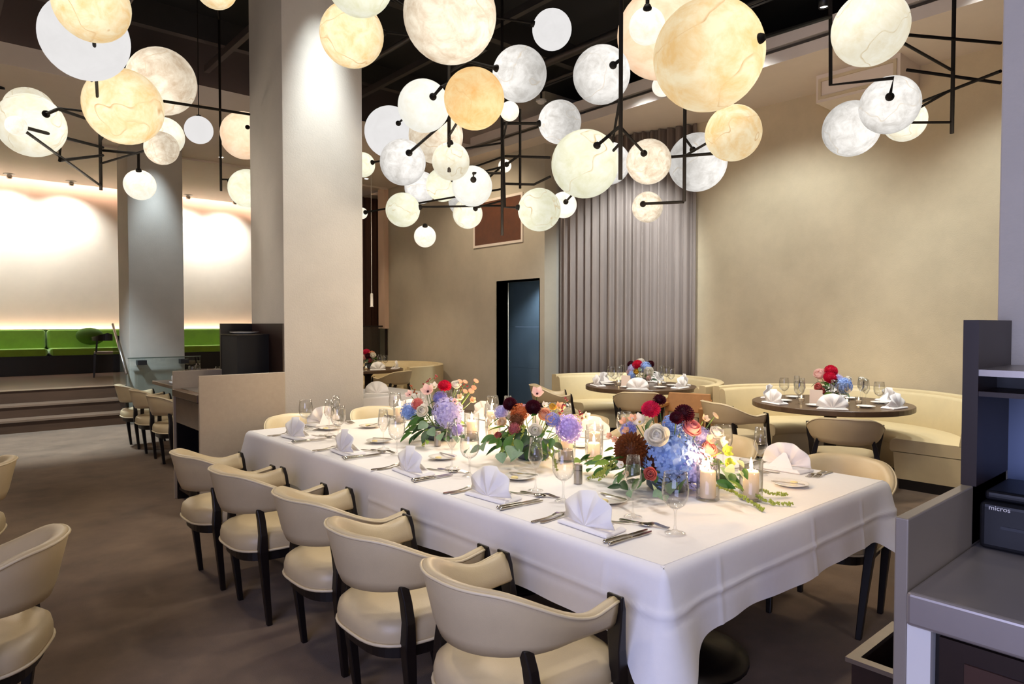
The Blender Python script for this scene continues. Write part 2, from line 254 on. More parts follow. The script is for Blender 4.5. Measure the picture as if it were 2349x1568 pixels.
# ------------------------------------------------------------------ materials
M_wall = mat('wall_plaster', '#cebd9d', 0.85, var=0.10, vscale=1.6, bump=0.15, bscale=90)
M_wallg = mat('wall_plaster_grey', '#b9af9c', 0.85, var=0.08, vscale=1.8, bump=0.15, bscale=90)
M_pillar = mat('pillar_plaster', '#b3aca0', 0.8, var=0.06, vscale=2.5, bump=0.12, bscale=70)
M_partition = mat('partition_laminate', '#ac9d88', 0.7, var=0.04, vscale=30, bump=0.05, bscale=200)
M_soffit = mat('soffit_plaster', '#e2d4c6', 0.9, var=0.02)
M_black = mat('ceiling_black', '#0b0a0c', 0.8)
M_beam = mat('ceiling_steel', '#221e1c', 0.55, var=0.2)
M_carpet = mat('carpet', '#7b6652', 0.98, var=0.30, vscale=2.2, bump=0.6, bscale=420, spec=0.05, sheen=0.2)
M_darkwood = mat('dark_wood', '#23140f', 0.4, var=0.25, vscale=6, stretch=(1, 1, 0.15))
M_blackwood = mat('espresso_wood', '#120a09', 0.42, var=0.2, vscale=8, stretch=(1, 1, 0.12))
M_stepwood = mat('step_wood', '#4a3424', 0.42, var=0.25, vscale=5, stretch=(0.15, 1, 1))
M_tablewood = mat('walnut_table', '#5b4633', 0.3, var=0.25, vscale=7, stretch=(0.2, 1, 1))
M_leather = mat('cream_leather', '#c9b690', 0.38, var=0.04, vscale=9, bump=0.08, bscale=260)
M_booth = mat('booth_leather', '#d4c298', 0.4, var=0.04, vscale=7, bump=0.06, bscale=220)
M_pipe = mat('leather_piping', '#d9c8a4', 0.4)
M_white = mat('white_linen', '#eeebe8', 0.9, var=0.012, vscale=40, bump=0.10, bscale=700, spec=0.1)
M_napkin = mat('napkin_linen', '#efecea', 0.9, bump=0.06, bscale=600, spec=0.1)
M_china = mat('white_china', '#f0ece4', 0.12)
M_silver = mat('cutlery_silver', '#b9b4aa', 0.16, 1.0)
M_screen = mat('metal_screen', '#8d8377', 0.45, 0.25, var=0.05, vscale=3)
M_counter = mat('counter_steel', '#a8a09c', 0.36, 0.65, var=0.05, vscale=3)
M_steel = mat('brushed_steel', '#a9a29b', 0.34, 1.0, var=0.06, vscale=20)
M_rod = mat('bronze_rod', '#191511', 0.7, 0.0, spec=0.12)
M_green = mat('green_velvet', '#759a1e', 0.75, var=0.12, vscale=4, sheen=0.4)
M_pillow = mat('olive_pillow', '#47611a', 0.85, var=0.1)
M_curtain = mat('taupe_curtain', '#94877f', 0.9, var=0.05, vscale=8, stretch=(1, 1, 0.1), spec=0.1)
M_brownc = mat('brown_curtain', '#6e5145', 0.9, var=0.06, vscale=8, stretch=(1, 1, 0.1), spec=0.1)
M_wax = mat('candle_wax', '#f6ead6', 0.55, trans=0.35)
M_wick = mat('wick', '#120d08', 0.9)
M_flame = emit('flame', (1.0, 0.72, 0.36), 14.0)
M_glass = glass('clear_glass', (0.96, 0.96, 0.955))
M_pane = glass('guard_glass', (0.90, 0.94, 0.93))
M_blue = mat('blue_door_panel', '#56697a', 0.5, var=0.10, vscale=2)
M_brownp = mat('brown_panel', '#5b3219', 0.5, var=0.2, vscale=7)
M_plastic = mat('black_plastic', '#0d0e14', 0.4)
M_tan = mat('tan_wood', '#9c6b35', 0.45, var=0.15, vscale=8, stretch=(0.3, 1, 1))
M_card = mat('place_card', '#f1dccb', 0.8)
M_paint = mat('white_paint', '#d9d5cf', 0.5)
M_chrome = mat('lamp_metal', '#a79f98', 0.25, 1.0)
M_lens = emit('lamp_lens', (1.0, 0.93, 0.85), 9.0)
M_cove = emit('cove_led', (1.0, 0.66, 0.52), 70.0)
M_opalpend = emit('pendant_opal', (1.0, 0.95, 0.92), 1.3)

# ------------------------------------------------------------------ room shell
struct(obj('floor', MB().box(-2.05, 8.2, -3.2, 16.1, -0.1, 0.0), M_carpet), 'brown mottled carpet')
struct(obj('ceiling', MB().box(-2.05, 8.3, -3.2, 16.1, 5.0, 5.1), M_black), 'black painted open ceiling')
struct(obj('wall_right', MB().box(8.0, 8.2, -3.2, 5.25, 0, 5.0), M_wall), 'warm beige mottled plaster wall behind the booths')
struct(obj('wall_alcove', MB().box(8.0, 8.2, 5.25, 7.6, 0, 5.0), M_wall))
struct(obj('wall_rear', MB().box(-2.05, 8.2, -3.4, -3.2, 0, 5.0), M_wallg))
struct(obj('wall_far', MB().box(-2.05, 8.2, 15.9, 16.1, 0, 5.0), mat('far_wall_linen', '#d8c7b3', 0.8, var=0.04, vscale=2, bump=0.1, bscale=120)), 'pale wall washed with light above the green banquette')
# wall with the tall window (behind and left of the camera)
wl = struct(obj('wall_left', MB().box(-2.05, -1.85, -3.2, -2.1, 0, 5).box(-2.05, -1.85, 1.1, 16.1, 0, 5).box(-2.05, -1.85, -2.1, 1.1, 0, 0.5).box(-2.05, -1.85, -2.1, 1.1, 3.3, 5), M_wallg))
fr = MB()
for k in range(5): fr.box(-1.99, -1.91, -2.1 + k * 0.8 - 0.03, -2.1 + k * 0.8 + 0.03, 0.5, 3.3)
for z in (0.53, 3.27): fr.box(-1.99, -1.91, -2.1, 1.1, z - 0.03, z + 0.03)
w1 = struct(obj('window_1', fr, M_darkwood))
for k in range(4): obj('pane', MB().box(-1.955, -1.945, -2.07 + k * 0.8, -1.33 + k * 0.8, 0.56, 3.24), M_glass, w1)
# wall with the blue doorway, x = 7.1
dw = MB().box(7.1, 7.35, 7.4, 7.52, 0, 5).box(7.1, 7.35, 8.53, 12.0, 0, 5).box(7.1, 7.35, 7.52, 8.53, 2.18, 5)
struct(obj('wall_doorway', dw, M_wallg), 'greige plaster wall with the dark doorway')
struct(obj('wall_return', MB().box(7.35, 8.2, 7.4, 7.5, 0, 5), M_pillar))
d1 = struct(obj('door_1', MB().box(7.10, 7.34, 7.505, 7.52, 0, 2.19).box(7.10, 7.34, 8.53, 8.545, 0, 2.19).box(7.10, 7.34, 7.505, 8.545, 2.18, 2.195), M_blackwood), 'dark opening with a blue-grey wall beyond')
for k, (z0, z1) in enumerate(((0.0, 0.72), (0.723, 1.44), (1.443, 2.5))):
    for y0, y1 in ((7.3, 8.1), (8.103, 9.3)):
        obj('panel', MB().box(7.95, 8.0, y0, y1, z0, z1), M_blue, d1)
struct(obj('wall_corridor', MB().box(7.35, 8.2, 9.32, 9.4, 0, 5), M_black))
struct(obj('ceiling_corridor', MB().box(7.35, 8.2, 7.5, 9.32, 2.5, 2.6), M_black))
# brown hatch above the doorway
h = thing('wall_hatch', 'brown rectangular wall hatch with a pale frame above the blue doorway', 'hatch', (7.1, 8.5, 2.8))
obj('panel', MB().box(-0.012, 0, -0.58, 0.6, 0.02, 0.72), M_brownp, h)
obj('frame', MB().box(-0.02, 0, -0.62, 0.64, -0.02, 0.02).box(-0.02, 0, -0.62, -0.58, 0.02, 0.72).box(-0.02, 0, 0.6, 0.64, 0.02, 0.72).box(-0.02, 0, -0.62, 0.64, 0.72, 0.76), M_soffit, h)
# lower soffits and their fascias
sof = MB().box(6.78, 8.0, -3.2, 7.4, 4.22, 4.27).box(6.78, 6.84, -3.2, 8.9, 4.27, 4.34).box(6.84, 6.9, -3.2, 8.9, 4.42, 4.56)
struct(obj('ceiling_soffit_right', sof, M_soffit))
struct(obj('ceiling_soffit_doorway', MB().box(6.78, 7.1, 7.4, 8.9, 4.22, 4.27), M_soffit))
struct(obj('ceiling_soffit_far', MB().box(-1.85, 7.1, 8.9, 15.58, 4.22, 4.27).box(-1.85, 7.1, 8.9, 8.95, 4.27, 4.45), M_soffit))
struct(obj('trim_1', MB().box(-1.85, 7.05, 11.9, 11.97, 4.19, 4.22), M_soffit))
# ceiling steelwork
bm = 0
for y in (-0.6, 1.6, 3.8, 6.0, 8.2):
    struct(obj('ceiling_beam', MB().box(-1.85, 6.78, y - 0.05, y + 0.05, 4.72, 5.0), M_beam))
for x in (0.6, 2.7, 4.6):
    struct(obj('ceiling_beam', MB().box(x - 0.03, x + 0.03, -3.2, 8.9, 4.62, 4.7), M_beam))
for i, (x, z, r) in enumerate(((1.5, 4.55, .035), (3.9, 4.5, .03), (5.6, 4.58, .05), (5.9, 4.5, .02))):
    tag(obj('ceiling_pipe', MB().tube([(x, -3.1, z), (x, 8.85, z)], r, 10), M_beam, smooth=True),
        ['slim dark pipe running under the black ceiling above the aisle', 'dark conduit under the black ceiling above the long table', 'thick dark pipe along the black ceiling near the booths', 'thin dark conduit beside the thick pipe near the booths'][i], 'pipe', 'ceiling pipes')
# ------------------------------------------------------------------ pillars
def pillar(x0, x1, y0, y1, label):
    o = bevel(obj('pillar', MB().box(x0, x1, y0, y1, 0, 5.0), M_pillar), 0.004); struct(o, label); return o
pillar(2.262, 2.998, 5.5, 6.24, 'tall square plaster pillar beyond the far end of the long table')
pillar(2.29, 3.05, 11.3, 12.0, 'square plaster pillar beside the wooden steps')
pillar(2.26, 3.0, -0.25, 0.53, 'square pillar behind the dark service hutch at the frame edge')
# ------------------------------------------------------------------ raised platform, steps
pf = struct(obj('floor_platform', MB().box(-1.85, 2.28, 11.95, 15.9, 0, 0.53).box(2.28, 7.9, 12.0, 15.9, 0, 0.53), M_stepwood), 'raised wooden platform')
for k in range(2):
    obj('step', MB().box(-1.85, 2.28, 11.35 + k * 0.3, 11.95, k * 0.177, (k + 1) * 0.177 - 0.028), M_stepwood, pf)
    obj('tread', MB().box(-1.85, 2.28, 11.33 + k * 0.3, 11.95, (k + 1) * 0.177 - 0.028, (k + 1) * 0.177), mat('tread_wood', '#7a6350', 0.35, var=0.2, vscale=5, stretch=(0.15, 1, 1)), pf)
obj('tread', MB().box(-1.85, 2.28, 11.93, 12.2, 0.53, 0.533), MATS['tread_wood'], pf)
struct(obj('wall_platform', MB().box(3.05, 7.1, 11.96, 12.0, 0, 0.53), M_blackwood))
# glass guard by the steps
g = thing('glass_guard', 'clear glass guard with two black clips beside the wooden steps', 'railing', (2.3, 11.20, 0))
obj('pane', MB().box(-0.05, 0.95, -0.008, 0.008, 0.05, 0.98), M_pane, g)
for x in (0.13, 0.72): obj('clip', MB().box(x - 0.06, x + 0.06, -0.03, 0.09, 0.88, 0.95), M_plastic, g)
obj('top_edge', MB().box(-0.06, 0.96, -0.012, 0.012, 0.98, 0.992), mat('glass_edge', '#3c4a40', 0.3), g)
g = thing('stair_glass', 'sloping glass side panel rising along the wooden steps', 'railing', (2.22, 11.0, 0))
obj('pane', MB().loft([[(-0.006, 0.2, 0.1), (-0.006, 1.1, 0.45), (-0.006, 1.1, 1.48), (-0.006, 0.2, 0.75)], [(0.006, 0.2, 0.1), (0.006, 1.1, 0.45), (0.006, 1.1, 1.48), (0.006, 0.2, 0.75)]]), M_pane, g)
obj('handrail', MB().tube([(0, 0.2, 0.76), (0, 1.1, 1.49)], 0.018, 8), M_steel, g, smooth=True)
g = thing('far_guard', 'glass guard with dark top rail before the brown curtain', 'railing', (6.1, 12.05, 0.53))
obj('pane', MB().box(0, 0.98, -0.006, 0.006, 0.02, 0.9), M_pane, g)
obj('top_rail', MB().box(0, 1.0, -0.02, 0.02, 0.9, 0.93), M_darkwood, g)
obj('post', MB().box(0.97, 1.0, -0.02, 0.02, 0, 0.9), M_darkwood, g)
# ------------------------------------------------------------------ curtains
def curtain(name, path, z0, z1, amp, wl_, m, label):
    pts = []; L = 0
    for i in range(len(path) - 1):
        a, b = Vector(path[i]), Vector(path[i + 1]); n = max(2, int((b - a).length / 0.012))
        for k in range(n):
            p = a.lerp(b, k / n); d = (b - a).normalized(); nn = Vector((-d.y, d.x))
            ph = 2 * PI * L / wl_; w = math.sin(ph) + 0.35 * math.sin(2.1 * ph + 1) + 0.25 * math.sin(0.37 * ph)
            pts.append((p.x + nn.x * amp * w, p.y + nn.y * amp * w)); L += (b - a).length / n
    mb = MB(); mb.loft([[(x, y, z) for x, y in pts] for z in (z0, z0 + (z1 - z0) / 3, z0 + 2 * (z1 - z0) / 3, z1)], close=False)
    o = obj(name, mb, m, smooth=True); s = o.modifiers.new('cloth', 'SOLIDIFY'); s.thickness = 0.006
    return tag(o, label, 'curtain')
def smoothpath(ctrl, n=10):
    out = []
    for i in range(len(ctrl) - 1):
        p0, p1, p2, p3 = [Vector(ctrl[max(0, min(len(ctrl) - 1, i + d))]) for d in (-1, 0, 1, 2)]
        for k in range(n):
            t = k / n
            out.append(tuple(0.5 * ((2 * p1) + (p2 - p0) * t + (2 * p0 - 5 * p1 + 4 * p2 - p3) * t * t + (-p0 + 3 * p1 - 3 * p2 + p3) * t ** 3)))
    out.append(tuple(ctrl[-1])); return out
curtain('curtain', smoothpath([(7.36, 7.33), (7.48, 6.85), (7.62, 6.35), (7.80, 5.85), (7.95, 5.28)]), 0.02, 4.21, 0.042, 0.125, M_curtain, 'taupe pleated floor-length curtain behind the middle curved booth')
curtain('curtain', [(6.0, 13.0), (7.55, 13.0)], 0.54, 4.2, 0.03, 0.16, M_brownc, 'dark brown pleated curtain beyond the pillar at the far end')
struct(obj('wall_edge_strip', MB().box(7.0, 7.1, 11.96, 12.2, 1.4, 4.22), mat('baked_light_edge', '#e8c8b0', 0.8)))  # pale peach colour paints warm light onto the wall end
struct(obj('wall_back_right', MB().box(7.5, 8.2, 12.0, 15.9, 0, 5), M_wallg))
struct(obj('wall_behind_curtain', MB().box(5.9, 7.6, 13.1, 13.2, 0.53, 4.3), M_wallg))
# cove led strips on the far wall
tag(obj('cove_light', MB().box(-1.85, 7.0, 15.50, 15.56, 4.275, 4.31), M_cove), 'warm light strip along the top edge of the far wall', 'light strip')
tag(obj('cove_light', MB().box(-1.85, 6.6, 15.85, 15.88, 1.30, 1.33), M_cove), 'warm light strip hidden behind the green banquette back', 'light strip')
# ------------------------------------------------------------------ vent housing on the right wall
v = thing('vent_housing', 'beige boxed air vent under the soffit on the beige wall', 'vent', (7.45, 2.6, 3.92))
obj('body', MB().box(0, 0.54, 0, 0.85, 0, 0.3), M_soffit, v)
obj('frame', MB().box(-0.02, 0, 0.03, 0.82, 0.22, 0.25).box(-0.02, 0, 0.03, 0.82, 0.03, 0.06).box(-0.02, 0, 0.03, 0.06, 0.06, 0.22).box(-0.02, 0, 0.79, 0.82, 0.06, 0.22), M_wall, v)
# ------------------------------------------------------------------ lamps: spots
LENS = MB().lathe([(0.0001, 0), (0.034, 0)], 14).mesh('lens')
def spot_light(parent, power, color, size, blend, rad=0.05):
    l = bpy.data.lights.new('spot', 'SPOT'); l.energy = power; l.color = color; l.spot_size = math.radians(size); l.spot_blend = blend; l.shadow_soft_size = rad
    o = bpy.data.objects.new('bulb_light', l); COL.objects.link(o); o.parent = parent; o.location = (0, 0, -0.03); return o
def track_spot(loc, target, power, color, size, blend, label, top):
    t = thing('track_spotlight', label, 'spotlight', loc, 0, 'ceiling spotlights')
    q = (Vector(target) - Vector(loc)).to_track_quat('-Z', 'Y').to_euler()
    b = obj('lamp_head', MB().lathe([(0.0001, 0.13), (0.03, 0.13), (0.045, 0.11), (0.047, 0), (0.042, 0), (0.04, 0.02), (0.0001, 0.02)], 16), M_plastic, t, rot=q, smooth=True)
    obj('lens', LENS, M_lens, b, loc=(0, 0, 0.012))
    obj('stem', MB().tube([(0, 0, 0.05), (0, 0, top - loc[2])], 0.012, 8), M_plastic, t, smooth=True)
    spot_light(b, power, color, size, blend, 0.16)
    return t
TRK = [  # loc, target, power, colour, cone, label
 ((2.2, 1.2, 4.5), (2.5, 1.7, .75), 118, NEUT, 54, 'black ceiling spotlight aimed at the near end of the long table'),
 ((2.7, 2.4, 4.5), (2.5, 2.6, .75), 112, NEUT, 54, 'black ceiling spotlight aimed at the middle of the long table'),
 ((2.7, 3.6, 4.5), (2.5, 3.6, .75), 112, NEUT, 54, 'black ceiling spotlight aimed beyond the middle of the long table'),
 ((2.7, 4.7, 4.5), (2.5, 4.5, .75), 95, NEUT, 54, 'black ceiling spotlight aimed at the far end of the long table'),
 ((6.3, 1.6, 4.45), (7.95, 1.0, 0.6), 200, COOL, 96, 'black track spotlight washing the beige wall near the frame edge'),
 ((6.3, 3.9, 4.45), (7.95, 3.9, 0.6), 200, COOL, 96, 'black track spotlight washing the middle of the beige wall'),
 ((6.3, 5.0, 4.45), (7.65, 6.4, 2.0), 520, COOL, 56, 'black track spotlight aimed at the taupe curtain'),
 ((6.4, 2.9, 4.45), (6.6, 2.9, .75), 260, NEUT, 60, 'black spotlight over the round table nearest the beige wall end'),
 ((6.3, 5.2, 4.45), (6.5, 5.2, .75), 260, NEUT, 60, 'black spotlight over the round table before the taupe curtain'),
 ((2.60, 5.20, 4.45), (2.60, 5.52, 2.7), 420, COOL, 36, 'black ceiling spotlight aimed at the tall pillar'),
 ((5.4, 8.2, 4.45), (7.1, 8.7, 1.9), 170, WARM, 95, 'black ceiling spotlight washing the doorway wall'),
 ((4.4, 9.3, 4.2), (5.7, 10.0, .75), 220, WARM, 66, 'black spotlight over the farthest round table'),
 ((0.7, 9.8, 4.2), (1.0, 10.9, 0), 1300, COOL2, 70, 'black spotlight over the carpet before the wooden steps'),
 ((0.0, 3.0, 4.45), (0.3, 3.4, 0), 80, WARM, 110, 'black ceiling spotlight over the aisle carpet'),
 ((0.6, 6.4, 4.45), (0.7, 6.4, 0), 130, NEUT, 110, 'black ceiling spotlight over the aisle carpet farther up'),
 ((2.62, 10.98, 4.12), (2.66, 11.32, 2.2), 170, COOL2, 46, 'black ceiling spotlight aimed at the pillar beside the steps'),
 ((1.0, -1.9, 4.5), (2.0, 0.5, 0.9), 95, NEUT, 50, 'black ceiling spotlight behind the camera aimed at the steel counter'),
 ((2.9, -1.6, 4.5), (2.8, 1.0, 0.5), 60, NEUT, 55, 'black ceiling spotlight beside the near pillar aimed at the table end'),
 ((4.6, 4.0, 4.45), (4.7, 4.0, 0), 200, WARM, 100, 'black ceiling spotlight over the carpet between long table and booths'),
]
for (l, t, p, c, s_, lb) in TRK: track_spot(l, t, p, c, s_, 0.7, lb, 4.22 if l[1] > 8.9 else 4.66 if l[0] == 6.3 else 4.57 if l[0] == 2.7 else 4.72)
for i, (x, t) in enumerate(((0.1, 0.1), (1.2, 1.2), (2.15, 2.1), (4.24, 4.3), (5.2, 5.1), (-1.1, -1.1))):
    n = ['fourth', 'third', 'second', 'first', 'nearest', 'outermost'][i]
    lb = ['small chrome ceiling lamp washing the far wall above the banquette, beyond the frame edge', 'small chrome ceiling lamp above the green banquette, nearest the frame edge', 'small chrome ceiling lamp above the green banquette, close to the pillar', 'small chrome ceiling lamp just past the pillar beside the steps', 'small chrome ceiling lamp above the far wall next to the tall pillar', 'small chrome ceiling lamp at the outermost end of the far wall'][i]
    w = thing('wall_washer', lb, 'ceiling lamp', (x, 15.3, 4.22), 0, 'wall washer lamps')
    obj('plate', MB().lathe([(0.0001, 0), (0.09, 0), (0.09, -0.01), (0.0001, -0.01)], 20), M_paint, w, smooth=False)
    q = (Vector((t, 15.9, 2.9)) - Vector((x, 15.3, 4.14))).to_track_quat('-Z', 'Y').to_euler()
    b = obj('lamp_head', MB().lathe([(0.0001, 0.07), (0.035, 0.06), (0.045, 0.03), (0.04, 0), (0.036, 0), (0.034, 0.02), (0.0001, 0.02)], 16), M_chrome, w, (0, 0, -0.08), q, smooth=True)
    obj('lens', LENS, M_lens, b, (0, 0, 0.004), scale=(0.9, 0.9, 1))
    spot_light(b, 190, COOL, 118, 1.0)
for i, (x, y) in enumerate(((3.7, 11.5), (6.3, 11.4), (7.65, 7.95))):
    w = thing('downlight', ['recessed downlight in the soffit beside the tall pillar', 'recessed downlight in the soffit near the brown curtain', 'added unseen downlight brightening the blue corridor'][i], 'ceiling lamp', (x, y, 4.22 if i < 2 else 2.5), 0, 'recessed downlights')
    obj('rim', MB().lathe([(0.03, 0.0), (0.05, -0.004), (0.05, 0.0)], 18), M_paint, w)
    b = obj('lens', LENS, M_lens, w, (0, 0, -0.003))
    spot_light(b, 45 if i < 2 else 150, WARM if i < 2 else COOL, 70 if i < 2 else 120, 0.6)  # the corridor lamp is an unseen addition that brightens the blue panels
for i, (x, y) in enumerate(((6.55, 6.9), (6.5, 7.9))):
    w = thing('smoke_detector', ['white smoke detector on the black ceiling near the booths', 'white round sensor on the black ceiling above the doorway wall'][i], 'detector', (x, y, 4.62), 0, 'ceiling sensors')
    obj('base', MB().lathe([(0.0001, 0), (0.075, 0), (0.075, -0.02), (0.0001, -0.02)], 20), M_paint, w)
    obj('cover', MB().lathe([(0.06, -0.02), (0.05, -0.045), (0.02, -0.06), (0.0001, -0.06)], 20), M_paint, w, smooth=True)
    obj('stem', MB().tube([(0, 0, 0), (0, 0, 0.38)], 0.015, 8), M_beam, w)
# track rail in the fascia slot and over the room
for i, (x, y0, y1, z) in enumerate(((6.3, -1.0, 8.6, 4.68), (2.7, -0.5, 5.2, 4.60))):
    tag(obj('light_track', MB().box(x - 0.02, x + 0.02, y0, y1, z - 0.02, z + 0.02), M_plastic), ['black light track along the soffit before the beige wall', 'black light track above the long table'][i], 'light track')
# white pendant beyond the pillar
p = thing('cylinder_pendant', 'slim white cylinder pendant hanging before the brown curtain', 'pendant lamp', (5.5, 9.8, 1.78))
obj('shade', MB().lathe([(0.0001, 0.21), (0.018, 0.21), (0.022, 0.19), (0.022, 0), (0.03, 0), (0.03, -0.012), (0.0001, -0.012)], 14), M_paint, p, smooth=True)
obj('cord', MB().tube([(0, 0, 0.21), (0, 0, 2.44)], 0.005, 6), M_paint, p)

# ------------------------------------------------------------------ chandeliers of alabaster globes
KIND = {
 'amber': globe_mat('amber', (0.86, 0.56, 0.24), (0.95, 0.80, 0.52), (0.55, 0.24, 0.05), 0.86, 0.8),
 'orange': globe_mat('orange', (0.92, 0.50, 0.17), (0.98, 0.72, 0.36), (0.6, 0.24, 0.04), 0.92, 0.3, hot=1.25),
 'peach': globe_mat('peach', (0.90, 0.58, 0.36), (0.97, 0.74, 0.52), (0.6, 0.28, 0.08), 0.86, 0.5),
 'cream': globe_mat('cream', (0.84, 0.74, 0.52), (0.95, 0.90, 0.74), (0.55, 0.36, 0.12), 0.84, 0.8),
 'green': globe_mat('green', (0.80, 0.77, 0.52), (0.94, 0.92, 0.74), (0.62, 0.38, 0.10), 0.84, 0.85, hot=1.35),
 'white': globe_mat('white', (0.93, 0.88, 0.74), (1.0, 0.98, 0.90), (0.7, 0.5, 0.2), 0.84, 0.2, hot=1.25),
 'bright': globe_mat('bright', (0.97, 0.82, 0.62), (1.0, 0.95, 0.84), (0.85, 0.55, 0.3), 1.0, 0.2, hot=1.3),
 'grey': globe_mat('grey', (0.50, 0.47, 0.43), (0.74, 0.71, 0.67), (0.45, 0.30, 0.12), 0.84, 0.6, 2.2, hot=1.75),
 'brown': globe_mat('brown', (0.58, 0.44, 0.30), (0.88, 0.77, 0.60), (0.5, 0.27, 0.08), 0.86, 0.6, 2.2, hot=1.7),
 'opal': globe_mat('opal', (0.74, 0.72, 0.71), (0.78, 0.76, 0.75), (0.7, 0.66, 0.62), 1.0, 0.0, hot=1.0),
}
GLOBE = MB().ball((0, 0, 0), 1.0, 40, 24).mesh('globe', True)
GM = {}
CAP = MB().lathe([(0.0001, -0.01), (0.024, -0.01), (0.024, 0.006), (0.016, 0.022), (0.0001, 0.022)], 14).mesh('cap', True); CAP.materials.append(M_rod)
WORDS = {'L': 'stone globe chandelier with amber and white globes over the aisle', 'B': 'three-globe stone chandelier partly hidden by the tall pillar', 'C': 'stone globe chandelier with an orange globe over the middle of the long table',
 'D': 'stone globe chandelier of small low globes in front of the doorway wall', 'E': 'stone globe chandelier with a large greenish cream globe in front of the taupe curtain',
 'F': 'stone globe chandelier carrying the largest amber globe', 'R': 'four-globe stone chandelier in front of the bare beige wall'}
for k, ((sx, sy), gl) in CHANDELIERS.items():
    t = thing('globe_chandelier', WORDS[k], 'chandelier', (sx, sy, 4.98 if sy < 8.8 else 4.22), 0, 'alabaster globe chandeliers'); O = Vector(t.location)
    zmin = min(g_[2] for g_ in gl)
    obj('stem', MB().tube([(0, 0, 0), (0, 0, zmin - O.z - 0.03)], 0.013, 8), M_rod, t, smooth=True)
    obj('canopy', MB().lathe([(0.0001, 0.0), (0.07, 0.0), (0.07, -0.03), (0.0001, -0.03)], 18), M_rod, t)
    for (x, y, z, R, kind, cap) in gl:
        if kind not in GM: GM[kind] = GLOBE.copy(); GM[kind].materials.append(KIND[kind])
        c = Vector((x, y, z)) - O
        gobj = obj('globe', GM[kind], None, t, c, (0, 0, 0), (R, R, R))
        if kind == 'opal': gobj['label'] = 'plain white opal globe'
        if cap: dirv = Vector(cap)
        else: dirv = Vector((-c.x, -c.y, 0.12)).normalized()
        cp = c + dirv * R
        hot_ = dirv if cap else Vector((random.uniform(-.8, .3), random.uniform(-1, .2), random.uniform(-.5, .4)))
        gobj.rotation_euler = hot_.to_track_quat('Z', 'Y').to_euler()
        q = dirv.to_track_quat('Z', 'Y').to_euler()
        obj('cap', CAP, None, t, cp, q)
        if not cap:
            obj('arm', MB().tube([cp, cp + dirv * 0.03, (0, 0, (cp + dirv * 0.03).z)], 0.009, 8), M_rod, t, smooth=True)
    l_ = bpy.data.lights.new('globe_glow', 'POINT'); l_.energy = 2.3 * len(gl); l_.color = (1.0, 0.86, 0.70); l_.shadow_soft_size = 0.14
    lo_ = bpy.data.objects.new('globe_glow', l_); COL.objects.link(lo_); lo_.parent = t; lo_.location = (-0.1, -0.1, zmin - O.z - 0.34)
    for pl in RODS.get(k, []):
        obj('arm', MB().tube([Vector(p_) - O for p_ in pl], 0.011, 8), M_rod, t)
p = thing('opal_pendant', 'small plain white opal globe hanging on a cord beside the amber globes', 'pendant lamp', OPAL_PEND)
obj('globe', MB().ball((0, 0, 0), 0.12, 28, 16), KIND['opal'], p, smooth=True)
obj('cap', MB().lathe([(0.0001, 0.135), (0.02, 0.13), (0.022, 0.11), (0.0001, 0.11)], 12), M_rod, p, smooth=True)
obj('cord', MB().tube([(0, 0, 0.13), (0, 0, 4.98 - OPAL_PEND[2])], 0.004, 6), M_rod, p)
